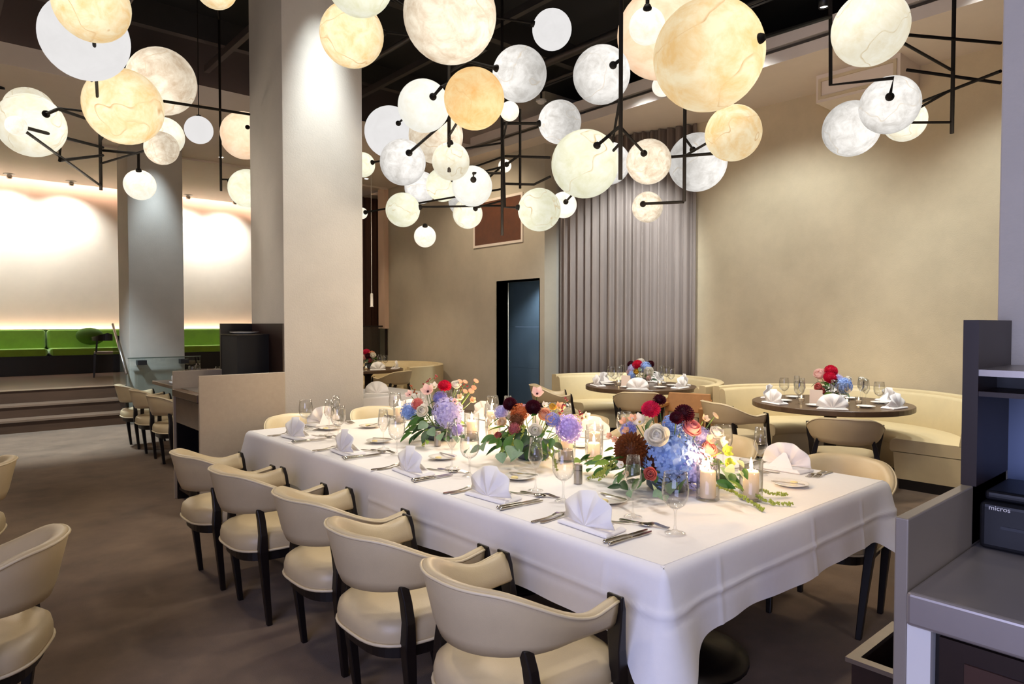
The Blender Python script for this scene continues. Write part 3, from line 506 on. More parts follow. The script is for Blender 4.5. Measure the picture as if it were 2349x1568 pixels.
# ------------------------------------------------------------------ dining chair
def seat_outline(s=1.0, n=40, ax=0.265, ay=0.25, cx=0.0):
    out = []
    for k in range(n):
        a = 2 * PI * k / n; c, d = math.cos(a), math.sin(a); e = 0.62
        x = math.copysign(abs(c) ** e, c) * ax; y = math.copysign(abs(d) ** e, d) * ay * (1.0 - 0.10 * (0.5 - 0.5 * c))
        out.append((cx + x * s, y * s))
    return out
def make_chair():
    t = thing('dining_chair', 'cream leather barrel armchair', 'chair')
    mb = MB(); rings = []
    for s, z in ((0.93, 0.375), (0.985, 0.378), (1.0, 0.395), (1.0, 0.42), (0.975, 0.447), (0.90, 0.463), (0.7, 0.472), (0.3, 0.476)):
        rings.append([(x, y, z) for x, y in seat_outline(s)])
    mb.loft(rings); st = obj('seat', mb, M_leather, t, smooth=True)
    obj('piping', MB().tube([(x, y, 0.382) for x, y in seat_outline(1.005)], 0.006, 6, True), M_pipe, st, smooth=True)
    obj('seat_frame', MB().prism(seat_outline(0.90), 0.325, 0.376), M_blackwood, t)
    # wrap-around back with arms
    path = []
    n = 44
    for k in range(n + 1):
        u = -1 + 2 * k / n
        if abs(u) > 0.72:                    # arms
            w = (abs(u) - 0.72) / 0.28; x = -0.03 + 0.162 * w; y = 0.256 + 0.008 * w
        else:
            a = abs(u) / 0.72 * PI / 2; x = -0.03 - 0.268 * math.cos(a); y = 0.256 * math.sin(a)
        path.append((x, math.copysign(y, u), u))
    def zt(u):
        a = abs(u)
        w = min(1.0, max(0.0, (a - 0.26) / 0.58)); w = w * w * (3 - 2 * w)
        return 0.768 - 0.008 * min(1, a / 0.3) - 0.108 * w + (0.018 * max(0, (a - 0.84) / 0.16))
    def zb(u): a = abs(u); return 0.556 + 0.020 * min(1, a / 0.7) ** 2
    rings = []; rim = []
    for i, (x, y, u) in enumerate(path):
        a, b = path[max(0, i - 1)], path[min(n, i + 1)]
        d = Vector((b[0] - a[0], b[1] - a[1])).normalized(); nx, ny = d.y * -1, d.x
        if nx * (x + 0.02) + ny * y < 0 and abs(u) < 0.72 or (abs(u) >= 0.72 and ny * y < 0): nx, ny = -nx, -ny
        fl = 0.045 * (1 - min(1, abs(u)) ** 2) ; Zt, Zb = zt(u), zb(u); hh = Zt - Zb
        sec = [(-0.050 - fl * .3, Zb + .004), (-0.008 - fl * .3, Zb), (0.004 - fl * .2, Zb + 0.2 * hh), (0.012, Zb + 0.55 * hh), (0.016 + fl * .35, Zt - 0.012), (0.010 + fl * .4, Zt), (-0.004 + fl * .4, Zt + 0.004), (-0.02 + fl * .35, Zt - 0.003), (-0.032 + fl * .2, Zt - 0.02), (-0.044 - fl * .1, Zb + 0.5 * hh), (-0.056 - fl * .25, Zb + 0.15 * hh)]
        rings.append([(x + nx * o_, y + ny * o_, z_) for o_, z_ in sec])
        rim.append((x + nx * (0.016 + fl * .38), y + ny * (0.016 + fl * .38), Zt - 0.006))
    bk = obj('backrest', MB().loft(rings), M_leather, t, smooth=True)
    obj('piping', MB().tube(rim, 0.005, 6), M_pipe, bk, smooth=True)
    for s in (-1, 1):
        e = 0.262 * s
        bevel(obj('front_leg', MB().beam([(0.26, 0.215 * s, 0), (0.222, 0.226 * s, 0.2), (0.186, 0.238 * s, 0.38), (0.162, 0.248 * s, 0.50), (0.150, 0.255 * s, 0.575), (0.144, 0.259 * s, 0.635), (0.138, 0.261 * s, 0.677)],
            [(0.026, 0.026), (0.034, 0.034), (0.044, 0.04), (0.036, 0.044), (0.026, 0.056), (0.022, 0.062), (0.012, 0.06)]), M_blackwood, t), 0.004)
        bevel(obj('rear_leg', MB().beam([(-0.125, 0.203 * s, 0), (-0.145, 0.212 * s, 0.2), (-0.162, 0.222 * s, 0.38), (-0.160, 0.222 * s, 0.46), (-0.162, 0.208 * s, 0.53), (-0.166, 0.192 * s, 0.585)],
            [(0.026, 0.026), (0.034, 0.034), (0.044, 0.042), (0.036, 0.038), (0.034, 0.036), (0.034, 0.03)]), M_blackwood, t), 0.004)
    return t
CH = Proto(make_chair())
R_ = math.radians
CHAIRS = [
 (1.415, 1.57, 0, 'cream leather armchair nearest the camera on the aisle side of the long table', 'A'),
 (1.40, 2.19, 0, 'cream leather armchair second from the near end on the aisle side', 'A'),
 (1.44, 2.79, 0, 'cream leather armchair in the middle of the aisle-side row', 'A'),
 (1.385, 3.48, 0, 'cream leather armchair second from the far end on the aisle side', 'A'),
 (1.36, 4.09, 0, 'cream leather armchair farthest along the aisle side of the long table', 'A'),
 (3.545, 1.535, 185, 'cream leather armchair at the near end of the booth side of the long table', 'B'),
 (3.66, 2.36, 180, 'cream leather armchair second from the near end on the booth side', 'B'),
 (3.68, 2.98, 180, 'cream leather armchair in the middle of the booth side behind the flowers', 'B'),
 (3.70, 3.6, 180, 'cream leather armchair second from the far end on the booth side', 'B'),
 (2.20, 4.96, -90, 'cream leather armchair at the far table end nearer the aisle', 'C'),
 (2.93, 4.97, -90, 'cream leather armchair at the far table end in front of the tall pillar', 'C'),
 (5.58, 2.32, 24, 'cream leather armchair seen from behind at the round table by the beige wall', 'D'),
 (5.80, 3.42, -24, 'cream leather armchair turned sideways at the round table by the beige wall', 'D'),
 (5.95, 4.69, 38, 'cream leather armchair seen from behind at the round table by the taupe curtain', 'D'),
 (5.72, 5.75, -38, 'cream leather armchair turned sideways at the round table by the taupe curtain', 'D'),
 (5.52, 9.22, 105, 'cream leather armchair at the farthest round table beyond the tall pillar', 'D'),
 (0.05, 2.88, 158, 'cream leather armchair cut off at the lower frame edge beside the aisle', 'E'),
 (0.04, 4.58, 165, 'cream leather armchair barely entering at the frame edge farther up the aisle', 'E'),
 (2.02, 7.62, 0, 'cream leather armchair right behind the dark service station', 'F'),
 (2.02, 8.38, 0, 'cream leather armchair in the middle of the three behind the service station', 'F'),
 (2.02, 9.15, 0, 'cream leather armchair closest to the wooden steps', 'F'),
 (3.60, 9.35, 180, 'cream leather armchair across the walnut table near the steps', 'F'),
]
GR = {'A': 'armchairs on the aisle side of the long table', 'B': 'armchairs on the booth side of the long table', 'C': 'armchairs at the far table end', 'D': 'armchairs at the round tables', 'E': 'armchairs across the aisle', 'F': 'armchairs by the steps table'}
for (x, y, a, lb, gk) in CHAIRS: CH.put((x, y, 0), R_(a), lb, GR[gk])
# tan wooden armchair beside the middle booth
t = thing('wooden_armchair', 'tan wooden armchair with a square back beside the middle curved booth', 'chair', (5.86, 4.05, 0), R_(20))
for x in (-0.2, 0.2):
    for y in (-0.24, 0.24): bevel(obj('leg', MB().beam([(x * 1.05, y * 1.02, 0), (x, y, 0.42)], [(0.03, 0.03), (0.045, 0.045)]), M_tan, t), 0.004)
bevel(obj('seat', MB().box(-0.23, 0.23, -0.26, 0.26, 0.41, 0.46), M_tan, t), 0.012)
bevel(obj('backrest', MB().loft([[(0.19, -0.25, 0.56), (0.225, -0.25, 0.56), (0.225, 0.25, 0.56), (0.19, 0.25, 0.56)], [(0.24, -0.22, 0.76), (0.27, -0.22, 0.76), (0.27, 0.22, 0.76), (0.24, 0.22, 0.76)]]), M_tan, t), 0.01)
for s in (-1, 1):
    bevel(obj('armrest', MB().box(-0.22, 0.24, 0.235 * s - 0.03, 0.235 * s + 0.03, 0.62, 0.66), M_tan, t), 0.01)
    obj('arm_post', MB().beam([(-0.2, 0.235 * s, 0.45), (-0.2, 0.235 * s, 0.63)], [(0.04, 0.04), (0.04, 0.04)]), M_tan, t)
    obj('back_post', MB().beam([(0.2, 0.235 * s, 0.45), (0.235, 0.225 * s, 0.7)], [(0.04, 0.035), (0.03, 0.03)]), M_tan, t)
# dark chair on the platform
t = thing('dark_wood_chair', 'dark wooden chair with rounded back on the raised platform by the pillar', 'chair', (2.52, 14.2, 0.53), R_(80))
for x in (-0.19, 0.19):
    for y in (-0.2, 0.2): obj('leg', MB().beam([(x * 1.1, y * 1.1, 0), (x, y, 0.43)], [(0.025, 0.025), (0.04, 0.04)]), M_blackwood, t)
obj('seat', MB().prism(seat_outline(0.9), 0.42, 0.46), mat('grey_seat', '#8f8578', 0.7), t)
arc = [(-0.02 - 0.24 * math.cos(a), 0.25 * math.sin(a)) for a in [(-1 + k / 10) * PI / 2 for k in range(21)]]
obj('backrest', MB().loft([[(x, y, 0.66), (x * .93, y * .93, 0.66), (x * .93, y * .93, 0.80 - abs(y) * .3), (x, y, 0.80 - abs(y) * .3)] for x, y in arc]), M_blackwood, t, smooth=False)
for y in (-0.2, 0.2): obj('back_post', MB().beam([(-0.17, y * .9, 0.45), (-0.2, y * .8, 0.7)], [(0.03, 0.03), (0.03, 0.03)]), M_blackwood, t)
# ------------------------------------------------------------------ long table and its cloths
TX0, TX1, TY0, TY1 = 1.687, 3.407, 1.23, 4.735
t = thing('long_table', 'long banquet table on dark pedestals under white cloths', 'table', (2.547, 2.98, 0))
obj('tabletop', MB().box(-0.845, 0.845, -1.735, 1.735, 0.715, 0.744), M_darkwood, t)
for y in (-1.22, 0.0, 1.22):
    obj('pedestal', MB().lathe([(0.0001, 0), (0.29, 0), (0.29, 0.02), (0.22, 0.045), (0.10, 0.075), (0.055, 0.12), (0.05, 0.6), (0.07, 0.68), (0.2, 0.715)], 28), M_blackwood, t, (0, y, 0), smooth=True)
    obj('collar', MB().lathe([(0.062, 0.2), (0.066, 0.21), (0.062, 0.22)], 20), M_rod, t, (0, y, 0))
def cloth(name, label, corners, drop, ztop, seed, crease=(), zc=None, corner_amp=0.05):
    """open path of straight edges around the table rim; the cloth hangs outward from it"""
    rnd = random.Random(seed); per = []; S_ = 0.0; step = 0.012
    for i in range(len(corners) - 1):
        a, b = Vector(corners[i]), Vector(corners[i + 1]); d = (b - a); L = d.length; d = d.normalized(); n = Vector((d.y, -d.x))
        m = int(L / step)
        for k in range(m + (1 if i == len(corners) - 2 else 0)):
            p = a + d * (L * k / m); per.append((p, n, S_ + L * k / m, min(L * k / m if i > 0 else 9, L * (1 - k / m) if i < len(corners) - 2 else 9), i))
        S_ += L
        if i < len(corners) - 2:                # fan of normals round the corner
            c = Vector(corners[i + 2]) - b; c = c.normalized(); n2 = Vector((c.y, -c.x))
            for k in range(1, 14):
                w = k / 14; per.append((b, (n * (1 - w) + n2 * w).normalized(), S_, 0.0, -1 - i))
    ph = [rnd.uniform(0, 6) for _ in range(6)]
    nd = 30; cols = []
    for (p, n, s, cdist, ei) in per:
        cf = math.exp(-(cdist / 0.10) ** 2)
        L = drop + 0.10 * math.exp(-(cdist / 0.11) ** 2) + 0.006 * math.sin(2.1 * s + ph[0]) + 0.003 * math.sin(9 * s + ph[1])
        col = []
        for j in range(nd + 1):
            w = j / nd; l = L * w
            r = 0.012; 
            if l < r * PI / 2: off = r * math.sin(l / r); dz = r * (1 - math.cos(l / r))
            else: off = r; dz = r + (l - r * PI / 2)
            wave = (0.007 * math.sin(5.3 * s + ph[2]) + 0.005 * math.sin(11.7 * s + ph[3]) + 0.003 * math.sin(23 * s + ph[4])) * w * w
            off += 0.016 + 0.016 * w + wave + corner_amp * cf * w ** 1.2 * 1.5 - 0.016 * math.exp(-(l / 0.02) ** 2)
            for cs in crease:
                off += 0.004 * math.exp(-((s - cs) / 0.009) ** 2) * min(1, w * 4)
            if zc:
                off += 0.006 * math.exp(-((dz - zc) / 0.009) ** 2) - 0.003 * math.exp(-((dz - zc - 0.022) / 0.014) ** 2)
            col.append((p.x + n.x * (off - 0.012), p.y + n.y * (off - 0.012), ztop - dz))
        cols.append(col)
    mb = MB(); mb.loft(cols, close=False)
    # flat top
    b = len(mb.v); e_ = 0.009; X0 = min(c_[0] for c_ in corners) + e_; X1 = max(c_[0] for c_ in corners) - e_
    ys = [c_[1] for c_ in corners]; op = corners[0][1]; lo = op if op == min(ys) else min(ys) + e_; hi = op if op == max(ys) else max(ys) - e_
    mb.v += [(X0, lo, ztop), (X1, lo, ztop), (X1, hi, ztop), (X0, hi, ztop)]; mb.f.append((b, b + 1, b + 2, b + 3))
    o = obj(name, mb, M_white); autosmooth(o, 50)
    return tag(o, label, 'tablecloth', 'white cloths on the long table')
SEAM = 3.0
cloth('tablecloth', 'white tablecloth over the far half of the long table', [(TX0, 2.9), (TX0, TY1), (TX1, TY1), (TX1, 2.9)][::-1], 0.245, 0.7480, 3)
cloth('tablecloth', 'white tablecloth over the near half of the long table with pressed creases', [(TX0 - .004, SEAM), (TX0 - .004, TY0), (TX1 + .004, TY0), (TX1 + .004, SEAM)], 0.25, 0.7510, 11, crease=(1.55, 2.05, 2.72, 3.18), zc=0.135)
ZT = 0.752
# ------------------------------------------------------------------ tableware prototypes
def make_wine():
    t = thing('wine_glass', 'clear wine glass', 'wine glass')
    obj('bowl', MB().lathe([(0.0045, 0.086), (0.018, 0.090), (0.033, 0.102), (0.044, 0.122), (0.0475, 0.145), (0.0465, 0.17), (0.043, 0.195), (0.040, 0.216), (0.0388, 0.216), (0.0417, 0.195), (0.0452, 0.17), (0.0462, 0.145), (0.0427, 0.122), (0.032, 0.104), (0.017, 0.092), (0.0001, 0.090)], 28), M_glass, t, smooth=True)
    obj('stem', MB().lathe([(0.036, 0.0), (0.0375, 0.0015), (0.03, 0.004), (0.012, 0.008), (0.006, 0.016), (0.0042, 0.03), (0.0038, 0.06), (0.0045, 0.078), (0.010, 0.088)], 24), M_glass, t, smooth=True)
    return t
def make_flute():
    t = thing('champagne_flute', 'clear angular champagne flute', 'champagne glass')
    obj('bowl', MB().lathe([(0.004, 0.098), (0.012, 0.106), (0.032, 0.142), (0.0335, 0.148), (0.031, 0.17), (0.0245, 0.236), (0.0236, 0.236), (0.030, 0.17), (0.0323, 0.148), (0.031, 0.143), (0.011, 0.108), (0.0001, 0.103)], 24), M_glass, t, smooth=True)
    obj('stem', MB().lathe([(0.034, 0.0), (0.0355, 0.0015), (0.028, 0.004), (0.010, 0.008), (0.005, 0.016), (0.0036, 0.03), (0.0034, 0.075), (0.004, 0.098)], 22), M_glass, t, smooth=True)
    return t
def make_napkin():
    t = thing('napkin', 'white fan-folded napkin', 'napkin')
    mb = MB(); n = 4; pts = []; m_ = 24
    hub = Vector((-0.028, 0, 0.014)); inner = []; outer = []; back = []
    for k in range(m_ + 1):
        a = R_(4 + 172 * k / m_); z = 0.009 * math.asin(math.sin(2 * PI * n * k / m_ + 0.8)) / 1.57
        R = 0.128 * (1 + 0.02 * math.sin(a * 3))
        y = R * math.cos(a); h_ = R * math.sin(a)
        inner.append(hub + Vector((0, y * 0.03, 0)))
        outer.append(Vector((hub.x + 0.012 + z * 1.5 + 0.018 * math.sin(a), y, hub.z + h_ * 0.98)))
    mid = [inner[i].lerp(outer[i], 0.5) + Vector((-0.004, 0, 0)) for i in range(len(outer))]
    mb.loft([inner, mid, outer], close=False)
    o = autosmooth(obj('fan', mb, M_napkin, t), 35); s = o.modifiers.new('cloth', 'SOLIDIFY'); s.thickness = 0.003
    mb = MB(); mb.loft([[(-0.045, -0.125, 0), (0.075, -0.105, 0), (0.075, 0.105, 0), (-0.045, 0.125, 0)], [(-0.048, -0.128, 0.006), (0.08, -0.107, 0.006), (0.08, 0.107, 0.006), (-0.048, 0.128, 0.006)], [(-0.040, -0.12, 0.014), (0.07, -0.09, 0.018), (0.07, 0.09, 0.018), (-0.040, 0.12, 0.014)]])
    bevel(obj('base_fold', mb, M_napkin, t), 0.003)
    o = obj('prop_fold', MB().loft([[(0.058, -0.065, 0.017), (0.061, -0.065, 0.017), (0.061, 0.065, 0.017), (0.058, 0.065, 0.017)], [(0.006, -0.008, 0.085), (0.009, -0.008, 0.085), (0.009, 0.008, 0.085), (0.006, 0.008, 0.085)]]), M_napkin, t)
    return t
def flat(outline, z0, z1): return MB().prism(outline, z0, z1)
def make_knife():
    t = thing('dinner_knife', 'silver dinner knife', 'knife')
    obj('handle', MB().tube([(-0.115, 0, 0.007), (-0.108, 0, 0.007), (-0.09, 0, 0.007), (-0.03, 0, 0.007), (0.0, 0, 0.006), (0.008, 0, 0.006)], [0.003, 0.0075, 0.0068, 0.0055, 0.005, 0.0035], 10), M_silver, t, smooth=True)
    obj('blade', flat([(0.005, -0.0035), (0.03, -0.0075), (0.085, -0.0085), (0.108, -0.004), (0.116, 0.004), (0.09, 0.0065), (0.005, 0.0055)], 0.004, 0.0065), M_silver, t)
    return t
def bent(outline, f, th=0.002):
    v = [(x, y, f(x)) for x, y in outline]; return MB().loft([v, [(x, y, z + th) for x, y, z in v]])
def make_fork():
    t = thing('dinner_fork', 'silver dinner fork', 'fork')
    f = lambda x: 0.002 + 0.011 * math.exp(-((x - 0.035) / 0.028) ** 2) * 0.8
    mb = MB()
    xs = [-0.1, -0.09, -0.06, -0.02, 0.01, 0.03, 0.045, 0.055]; ws = [0.005, 0.010, 0.008, 0.005, 0.0045, 0.006, 0.011, 0.012]
    mb.loft([[(x, -w, f(x)), (x, w, f(x)), (x, w, f(x) + 0.0025), (x, -w, f(x) + 0.0025)] for x, w in zip(xs, ws)])
    obj('handle', mb, M_silver, t)
    for k in range(4):
        y = -0.0102 + k * 0.0068
        obj('tine', MB().loft([[(x, y - w, f(x)), (x, y + w, f(x)), (x, y + w, f(x) + 0.002), (x, y - w, f(x) + 0.002)] for x, w in ((0.053, 0.0021), (0.08, 0.0017), (0.097, 0.0008))]), M_silver, t)
    return t
def make_spoon():
    t = thing('dessert_spoon', 'silver dessert spoon', 'spoon')
    f = lambda x: 0.002 + 0.008 * math.exp(-((x - 0.03) / 0.025) ** 2)
    xs = [-0.095, -0.085, -0.05, 0.0, 0.03, 0.04]; ws = [0.004, 0.009, 0.006, 0.004, 0.004, 0.005]
    obj('handle', MB().loft([[(x, -w, f(x)), (x, w, f(x)), (x, w, f(x) + 0.0025), (x, -w, f(x) + 0.0025)] for x, w in zip(xs, ws)]), M_silver, t)
    rings = []
    for r, z in ((0.02, 0.0), (0.6, 0.001), (0.9, 0.004), (1.0, 0.008), (0.93, 0.008), (0.8, 0.005), (0.3, 0.003)):
        rings.append([(0.063 + 0.029 * r * math.cos(2 * PI * k / 18), 0.0185 * r * math.sin(2 * PI * k / 18), z) for k in range(18)])
    obj('bowl', MB().loft(rings), M_silver, t, smooth=True)
    return t
def make_plate():
    o = obj('bread_plate', MB().lathe([(0.0001, 0.004), (0.045, 0.004), (0.05, 0.006), (0.076, 0.014), (0.078, 0.016), (0.076, 0.0165), (0.052, 0.010), (0.044, 0.007), (0.0001, 0.007)], 32), M_china, smooth=True)
    return tag(o, 'white bread plate', 'plate')
def make_butterknife():
    o = obj('butter_knife', MB().loft([[(x, -w, z), (x, w, z), (x, w, z + 0.003), (x, -w, z + 0.003)] for x, w, z in ((-0.075, 0.003, 0.018), (-0.065, 0.0055, 0.0185), (-0.01, 0.004, 0.0185), (0.005, 0.003, 0.0185), (0.015, 0.0065, 0.0185), (0.055, 0.0075, 0.018), (0.07, 0.002, 0.0175))]), M_silver)
    return tag(o, 'small silver butter knife', 'knife')
def make_butter():
    o = bevel(obj('butter_pat', MB().lathe([(0.0001, 0.007), (0.017, 0.007), (0.018, 0.011), (0.014, 0.016), (0.0001, 0.017)], 12), mat('butter', '#efdc9a', 0.45), smooth=True), 0.001)
    return tag(o, 'pale butter pat', 'butter')
PW, PF, PN, PK, PFO, PS, PP, PBK, PB = [Proto(f()) for f in (make_wine, make_flute, make_napkin, make_knife, make_fork, make_spoon, make_plate, make_butterknife, make_butter)]
def place(ox, oy, ang, where, full=True, glasses=True, z=ZT, grp='long table', nap=(0.115, 0.0), plate=True):
    """one place setting; local +x points from the sitter to the table middle"""
    c, s = math.cos(ang), math.sin(ang)
    def P(lx, ly): return (ox + lx * c - ly * s, oy + lx * s + ly * c, z)
    rj = lambda a: random.uniform(-a, a)
    PN.put(P(nap[0], nap[1]), ang + rj(.10), 'white fan-folded napkin at ' + where, 'napkins on the ' + grp)
    rt_ = z < 0.7515; a = rj(.3); q = P(0.30, 0.14) if rt_ else P(0.44, 0.19)
    if glasses:
        PW.put(P(0.30 + rj(.01), (-0.10 if rt_ else -0.235) + rj(.01)), ang, 'clear wine glass at ' + where, 'wine glasses on the ' + grp)
        PF.put(P((0.385 if rt_ else 0.345) + rj(.01), -0.02 + rj(.01)), ang, 'angular champagne flute at ' + where, 'champagne flutes on the ' + grp)
    if plate: PP.put(q, ang, 'white bread plate at ' + where, 'bread plates on the ' + grp)
    if full:
        PBK.put((q[0] + 0.03 * c, q[1] + 0.03 * s, z), ang - 1.3 + a, 'butter knife across the bread plate at ' + where, 'butter knives')
        PB.put((q[0] - 0.03 * c, q[1] - 0.03 * s, z), ang + a, 'pale butter pat on the bread plate at ' + where, 'butter pats')
        PK.put(P(0.135, -0.152), ang - 0.06 + rj(.04), 'silver knife beside the napkin at ' + where, 'dinner knives')
        PK.put(P(0.128, -0.178), ang - 0.02 + rj(.04), 'outer silver knife at ' + where, 'dinner knives')
        PFO.put(P(0.12, 0.16), ang + rj(.06), 'silver fork beside the napkin at ' + where, 'dinner forks')
        PFO.put(P(0.10, 0.188), ang + rj(.06), 'outer silver fork at ' + where, 'dinner forks')
        PFO.put(P(0.30, -0.10), ang - 1.25 + rj(.1), 'silver dessert fork above the napkin at ' + where, 'dessert forks')
        PS.put(P(0.26, -0.06), ang - 1.15 + rj(.1), 'silver dessert spoon above the napkin at ' + where, 'dessert spoons')
LEFT = [(1.64, 'the aisle-side place nearest the camera'), (2.20, 'the second aisle-side place from the near end'), (2.83, 'the middle aisle-side place'), (3.52, 'the second aisle-side place from the far end'), (4.20, 'the farthest aisle-side place')]
for y, w in LEFT: place(TX0, y, 0, w)
RIGHT = [(1.66, 'the booth-side place nearest the camera'), (2.32, 'the second booth-side place from the near end'), (2.96, 'the middle booth-side place'), (3.55, 'the second booth-side place from the far end'), (4.12, 'the farthest booth-side place')]
for i, (y, w) in enumerate(RIGHT): place(TX1, y, PI, w, full=i in (0,))
place(2.20, TY1, -PI / 2, 'the far-end place nearer the aisle', nap=(0.10, 0.0))
place(2.93, TY1, -PI / 2, 'the far-end place nearer the booths')
# ------------------------------------------------------------------ candles, mills
def make_holder():
    t = thing('candle_holder', 'clear cylinder candle holder', 'candle holder')
    obj('cylinder', MB().lathe([(0.047, 0.006), (0.048, 0.17), (0.0462, 0.17), (0.0452, 0.008)], 30), M_glass, t, smooth=True)
    obj('base', MB().lathe([(0.0001, 0), (0.046, 0), (0.049, 0.004), (0.046, 0.009), (0.0001, 0.009)], 30), glass('base_glass', (0.9, 0.9, 0.9), 1.6), t, smooth=True)
    return t
def make_candle():
    t = thing('pillar_candle', 'lit white pillar candle', 'candle')
    obj('wax', MB().lathe([(0.0001, 0), (0.0315, 0), (0.0325, 0.004), (0.0325, 0.106), (0.029, 0.113), (0.02, 0.115), (0.0001, 0.112)], 28), M_wax, t, smooth=True)
    obj('wick', MB().tube([(0, 0, 0.11), (0.001, 0, 0.124)], 0.0012, 6), M_wick, t)
    obj('flame', MB().lathe([(0.0001, 0.118), (0.0055, 0.125), (0.0075, 0.134), (0.006, 0.147), (0.003, 0.160), (0.0001, 0.170)], 12), M_flame, t, smooth=True)
    return t
PH, PC = Proto(make_holder()), Proto(make_candle())
CANDLES = [(2.475, 1.585, 0, 'right beside the blue hydrangea at the near end'), (2.61, 1.465, 0, 'nearest the near table edge'), (2.60, 2.535, -0.012, 'in front of the lilac hydrangea'), (2.84, 2.55, 0.01, 'tallest behind the lilac hydrangea'), (2.70, 2.43, -0.03, 'narrowly behind the trailing green sprays'),
 (2.62, 3.40, 0.0, 'beside the pale lavender hydrangea'), (2.68, 3.26, -0.035, 'low one between the far and middle flowers'), (2.66, 4.33, 0, 'left of the far flower arrangement'), (3.03, 3.70, 0.0, 'behind the middle flower arrangement')]
for x, y, dz, w in CANDLES:
    PH.put((x, y, ZT), 0, 'clear glass candle cylinder ' + w, 'glass candle cylinders')
    o = PC.put((x, y, ZT + 0.0092), 0, 'lit white pillar candle ' + w, 'pillar candles')
    o.scale = (1, 1, 1 + dz * 6)
    l = bpy.data.lights.new('candle_light', 'POINT'); l.energy = 2.0; l.color = (1.0, 0.62, 0.28); l.shadow_soft_size = 0.012
    lo = bpy.data.objects.new('candle_glow', l); COL.objects.link(lo); lo.parent = o; lo.location = (0, 0, 0.182)
def make_mill():
    t = thing('pepper_mill', 'steel mill', 'pepper mill')
    obj('body', MB().lathe([(0.0001, 0), (0.019, 0), (0.02, 0.002), (0.02, 0.062), (0.0001, 0.062)], 20), M_steel, t, smooth=False)
    obj('ring', MB().lathe([(0.0186, 0.061), (0.0186, 0.065)], 20), M_plastic, t)
    obj('head', MB().lathe([(0.02, 0.064), (0.02, 0.086), (0.017, 0.09), (0.0001, 0.09)], 20), M_steel, t, smooth=False)
    return t
PM = Proto(make_mill())
for x, y, w in ((2.335, 3.37, 'in front of the far flower arrangement'), (2.27, 2.14, 'beside the trailing green sprays')): PM.put((x, y, ZT), 0, 'small brushed steel pepper mill ' + w, 'steel pepper mills')
# ------------------------------------------------------------------ flowers
def petal_grid(L, Wd, cup, curl, n=4, m=3):
    """petal along +x, base at origin, cupped upward"""
    rows = []
    for i in range(n + 1):
        u = i / n; w = Wd * math.sin(PI * min(0.97, 0.12 + 0.86 * u ** 0.8)) ; row = []
        for j in range(m + 1):
            v = -1 + 2 * j / m
            row.append(Vector((L * u, w * v * 0.5, cup * u * u + curl * v * v * u)))
        rows.append(row)
    return rows
def add_grid(mb, rows, M4):
    b = len(mb.v); n, m = len(rows), len(rows[0])
    for r in rows:
        for p in r: mb.v.append(tuple(M4 @ p))
    for i in range(n - 1):
        for j in range(m - 1):
            mb.f.append((b + i * m + j, b + i * m + j + 1, b + (i + 1) * m + j + 1, b + (i + 1) * m + j))
def RZ(a): return Matrix.Rotation(a, 4, 'Z')
def RY(a): return Matrix.Rotation(a, 4, 'Y')
def TR(x, y, z): return Matrix.Translation((x, y, z))
def fib(n):
    for i in range(n):
        z = 1 - 2 * (i + 0.5) / n; r = math.sqrt(max(0, 1 - z * z)); a = i * 2.399963; yield Vector((r * math.cos(a), r * math.sin(a), z))
def bloom_hydrangea():
    rnd = random.Random(5); mb = MB()
    mb.ball((0, 0, 0), 0.70, 14, 10)
    for d in fib(230):
        d = (d + Vector((rnd.uniform(-.08, .08), rnd.uniform(-.08, .08), rnd.uniform(-.08, .08)))).normalized()
        q = d.to_track_quat('Z', 'Y').to_matrix().to_4x4(); R = rnd.uniform(0.84, 0.98); a0 = rnd.uniform(0, 6)
        for k in range(4):
            M4 = Matrix.Translation(d * R) @ q @ RZ(a0 + k * PI / 2) @ RY(rnd.uniform(-.45, .05))
            add_grid(mb, [[Vector((0.0, 0, 0)), Vector((0.0, 0.0, 0))], [Vector((0.065, -0.056, 0.012)), Vector((0.065, 0.056, 0.012))], [Vector((0.128, -0.028, 0.0)), Vector((0.128, 0.028, 0.0))]], M4)
    return mb
def bloom_dahlia():
    mb = MB(); mb.ball((0, 0, 0), 0.6, 12, 8); rnd = random.Random(2)
    pet = petal_grid(0.42, 0.26, 0.05, 0.10, 3, 2)
    for d in fib(190):
        if d.z < -0.45: continue
        q = d.to_track_quat('Z', 'Y').to_matrix().to_4x4()
        ang = math.atan2(d.y, d.x); h = Vector((d.x, d.y, 0)); 
        side = Vector((0, 0, 1)).cross(d); side = side.normalized() if side.length > 1e-3 else Vector((1, 0, 0))
        tang = d.cross(side) * -1
        out = (d * 0.75 + (Vector((d.x, d.y, -0.2)) * 0.4)).normalized()
        X = out; Z = side.cross(X).normalized() * -1; Y = Z.cross(X)
        M3 = Matrix((X, Y, Z)).transposed().to_4x4()
        add_grid(mb, pet, Matrix.Translation(d * 0.55) @ M3 @ Matrix.Scale(0.75 + 0.35 * (1 - max(0, d.z)) , 4))
    return mb
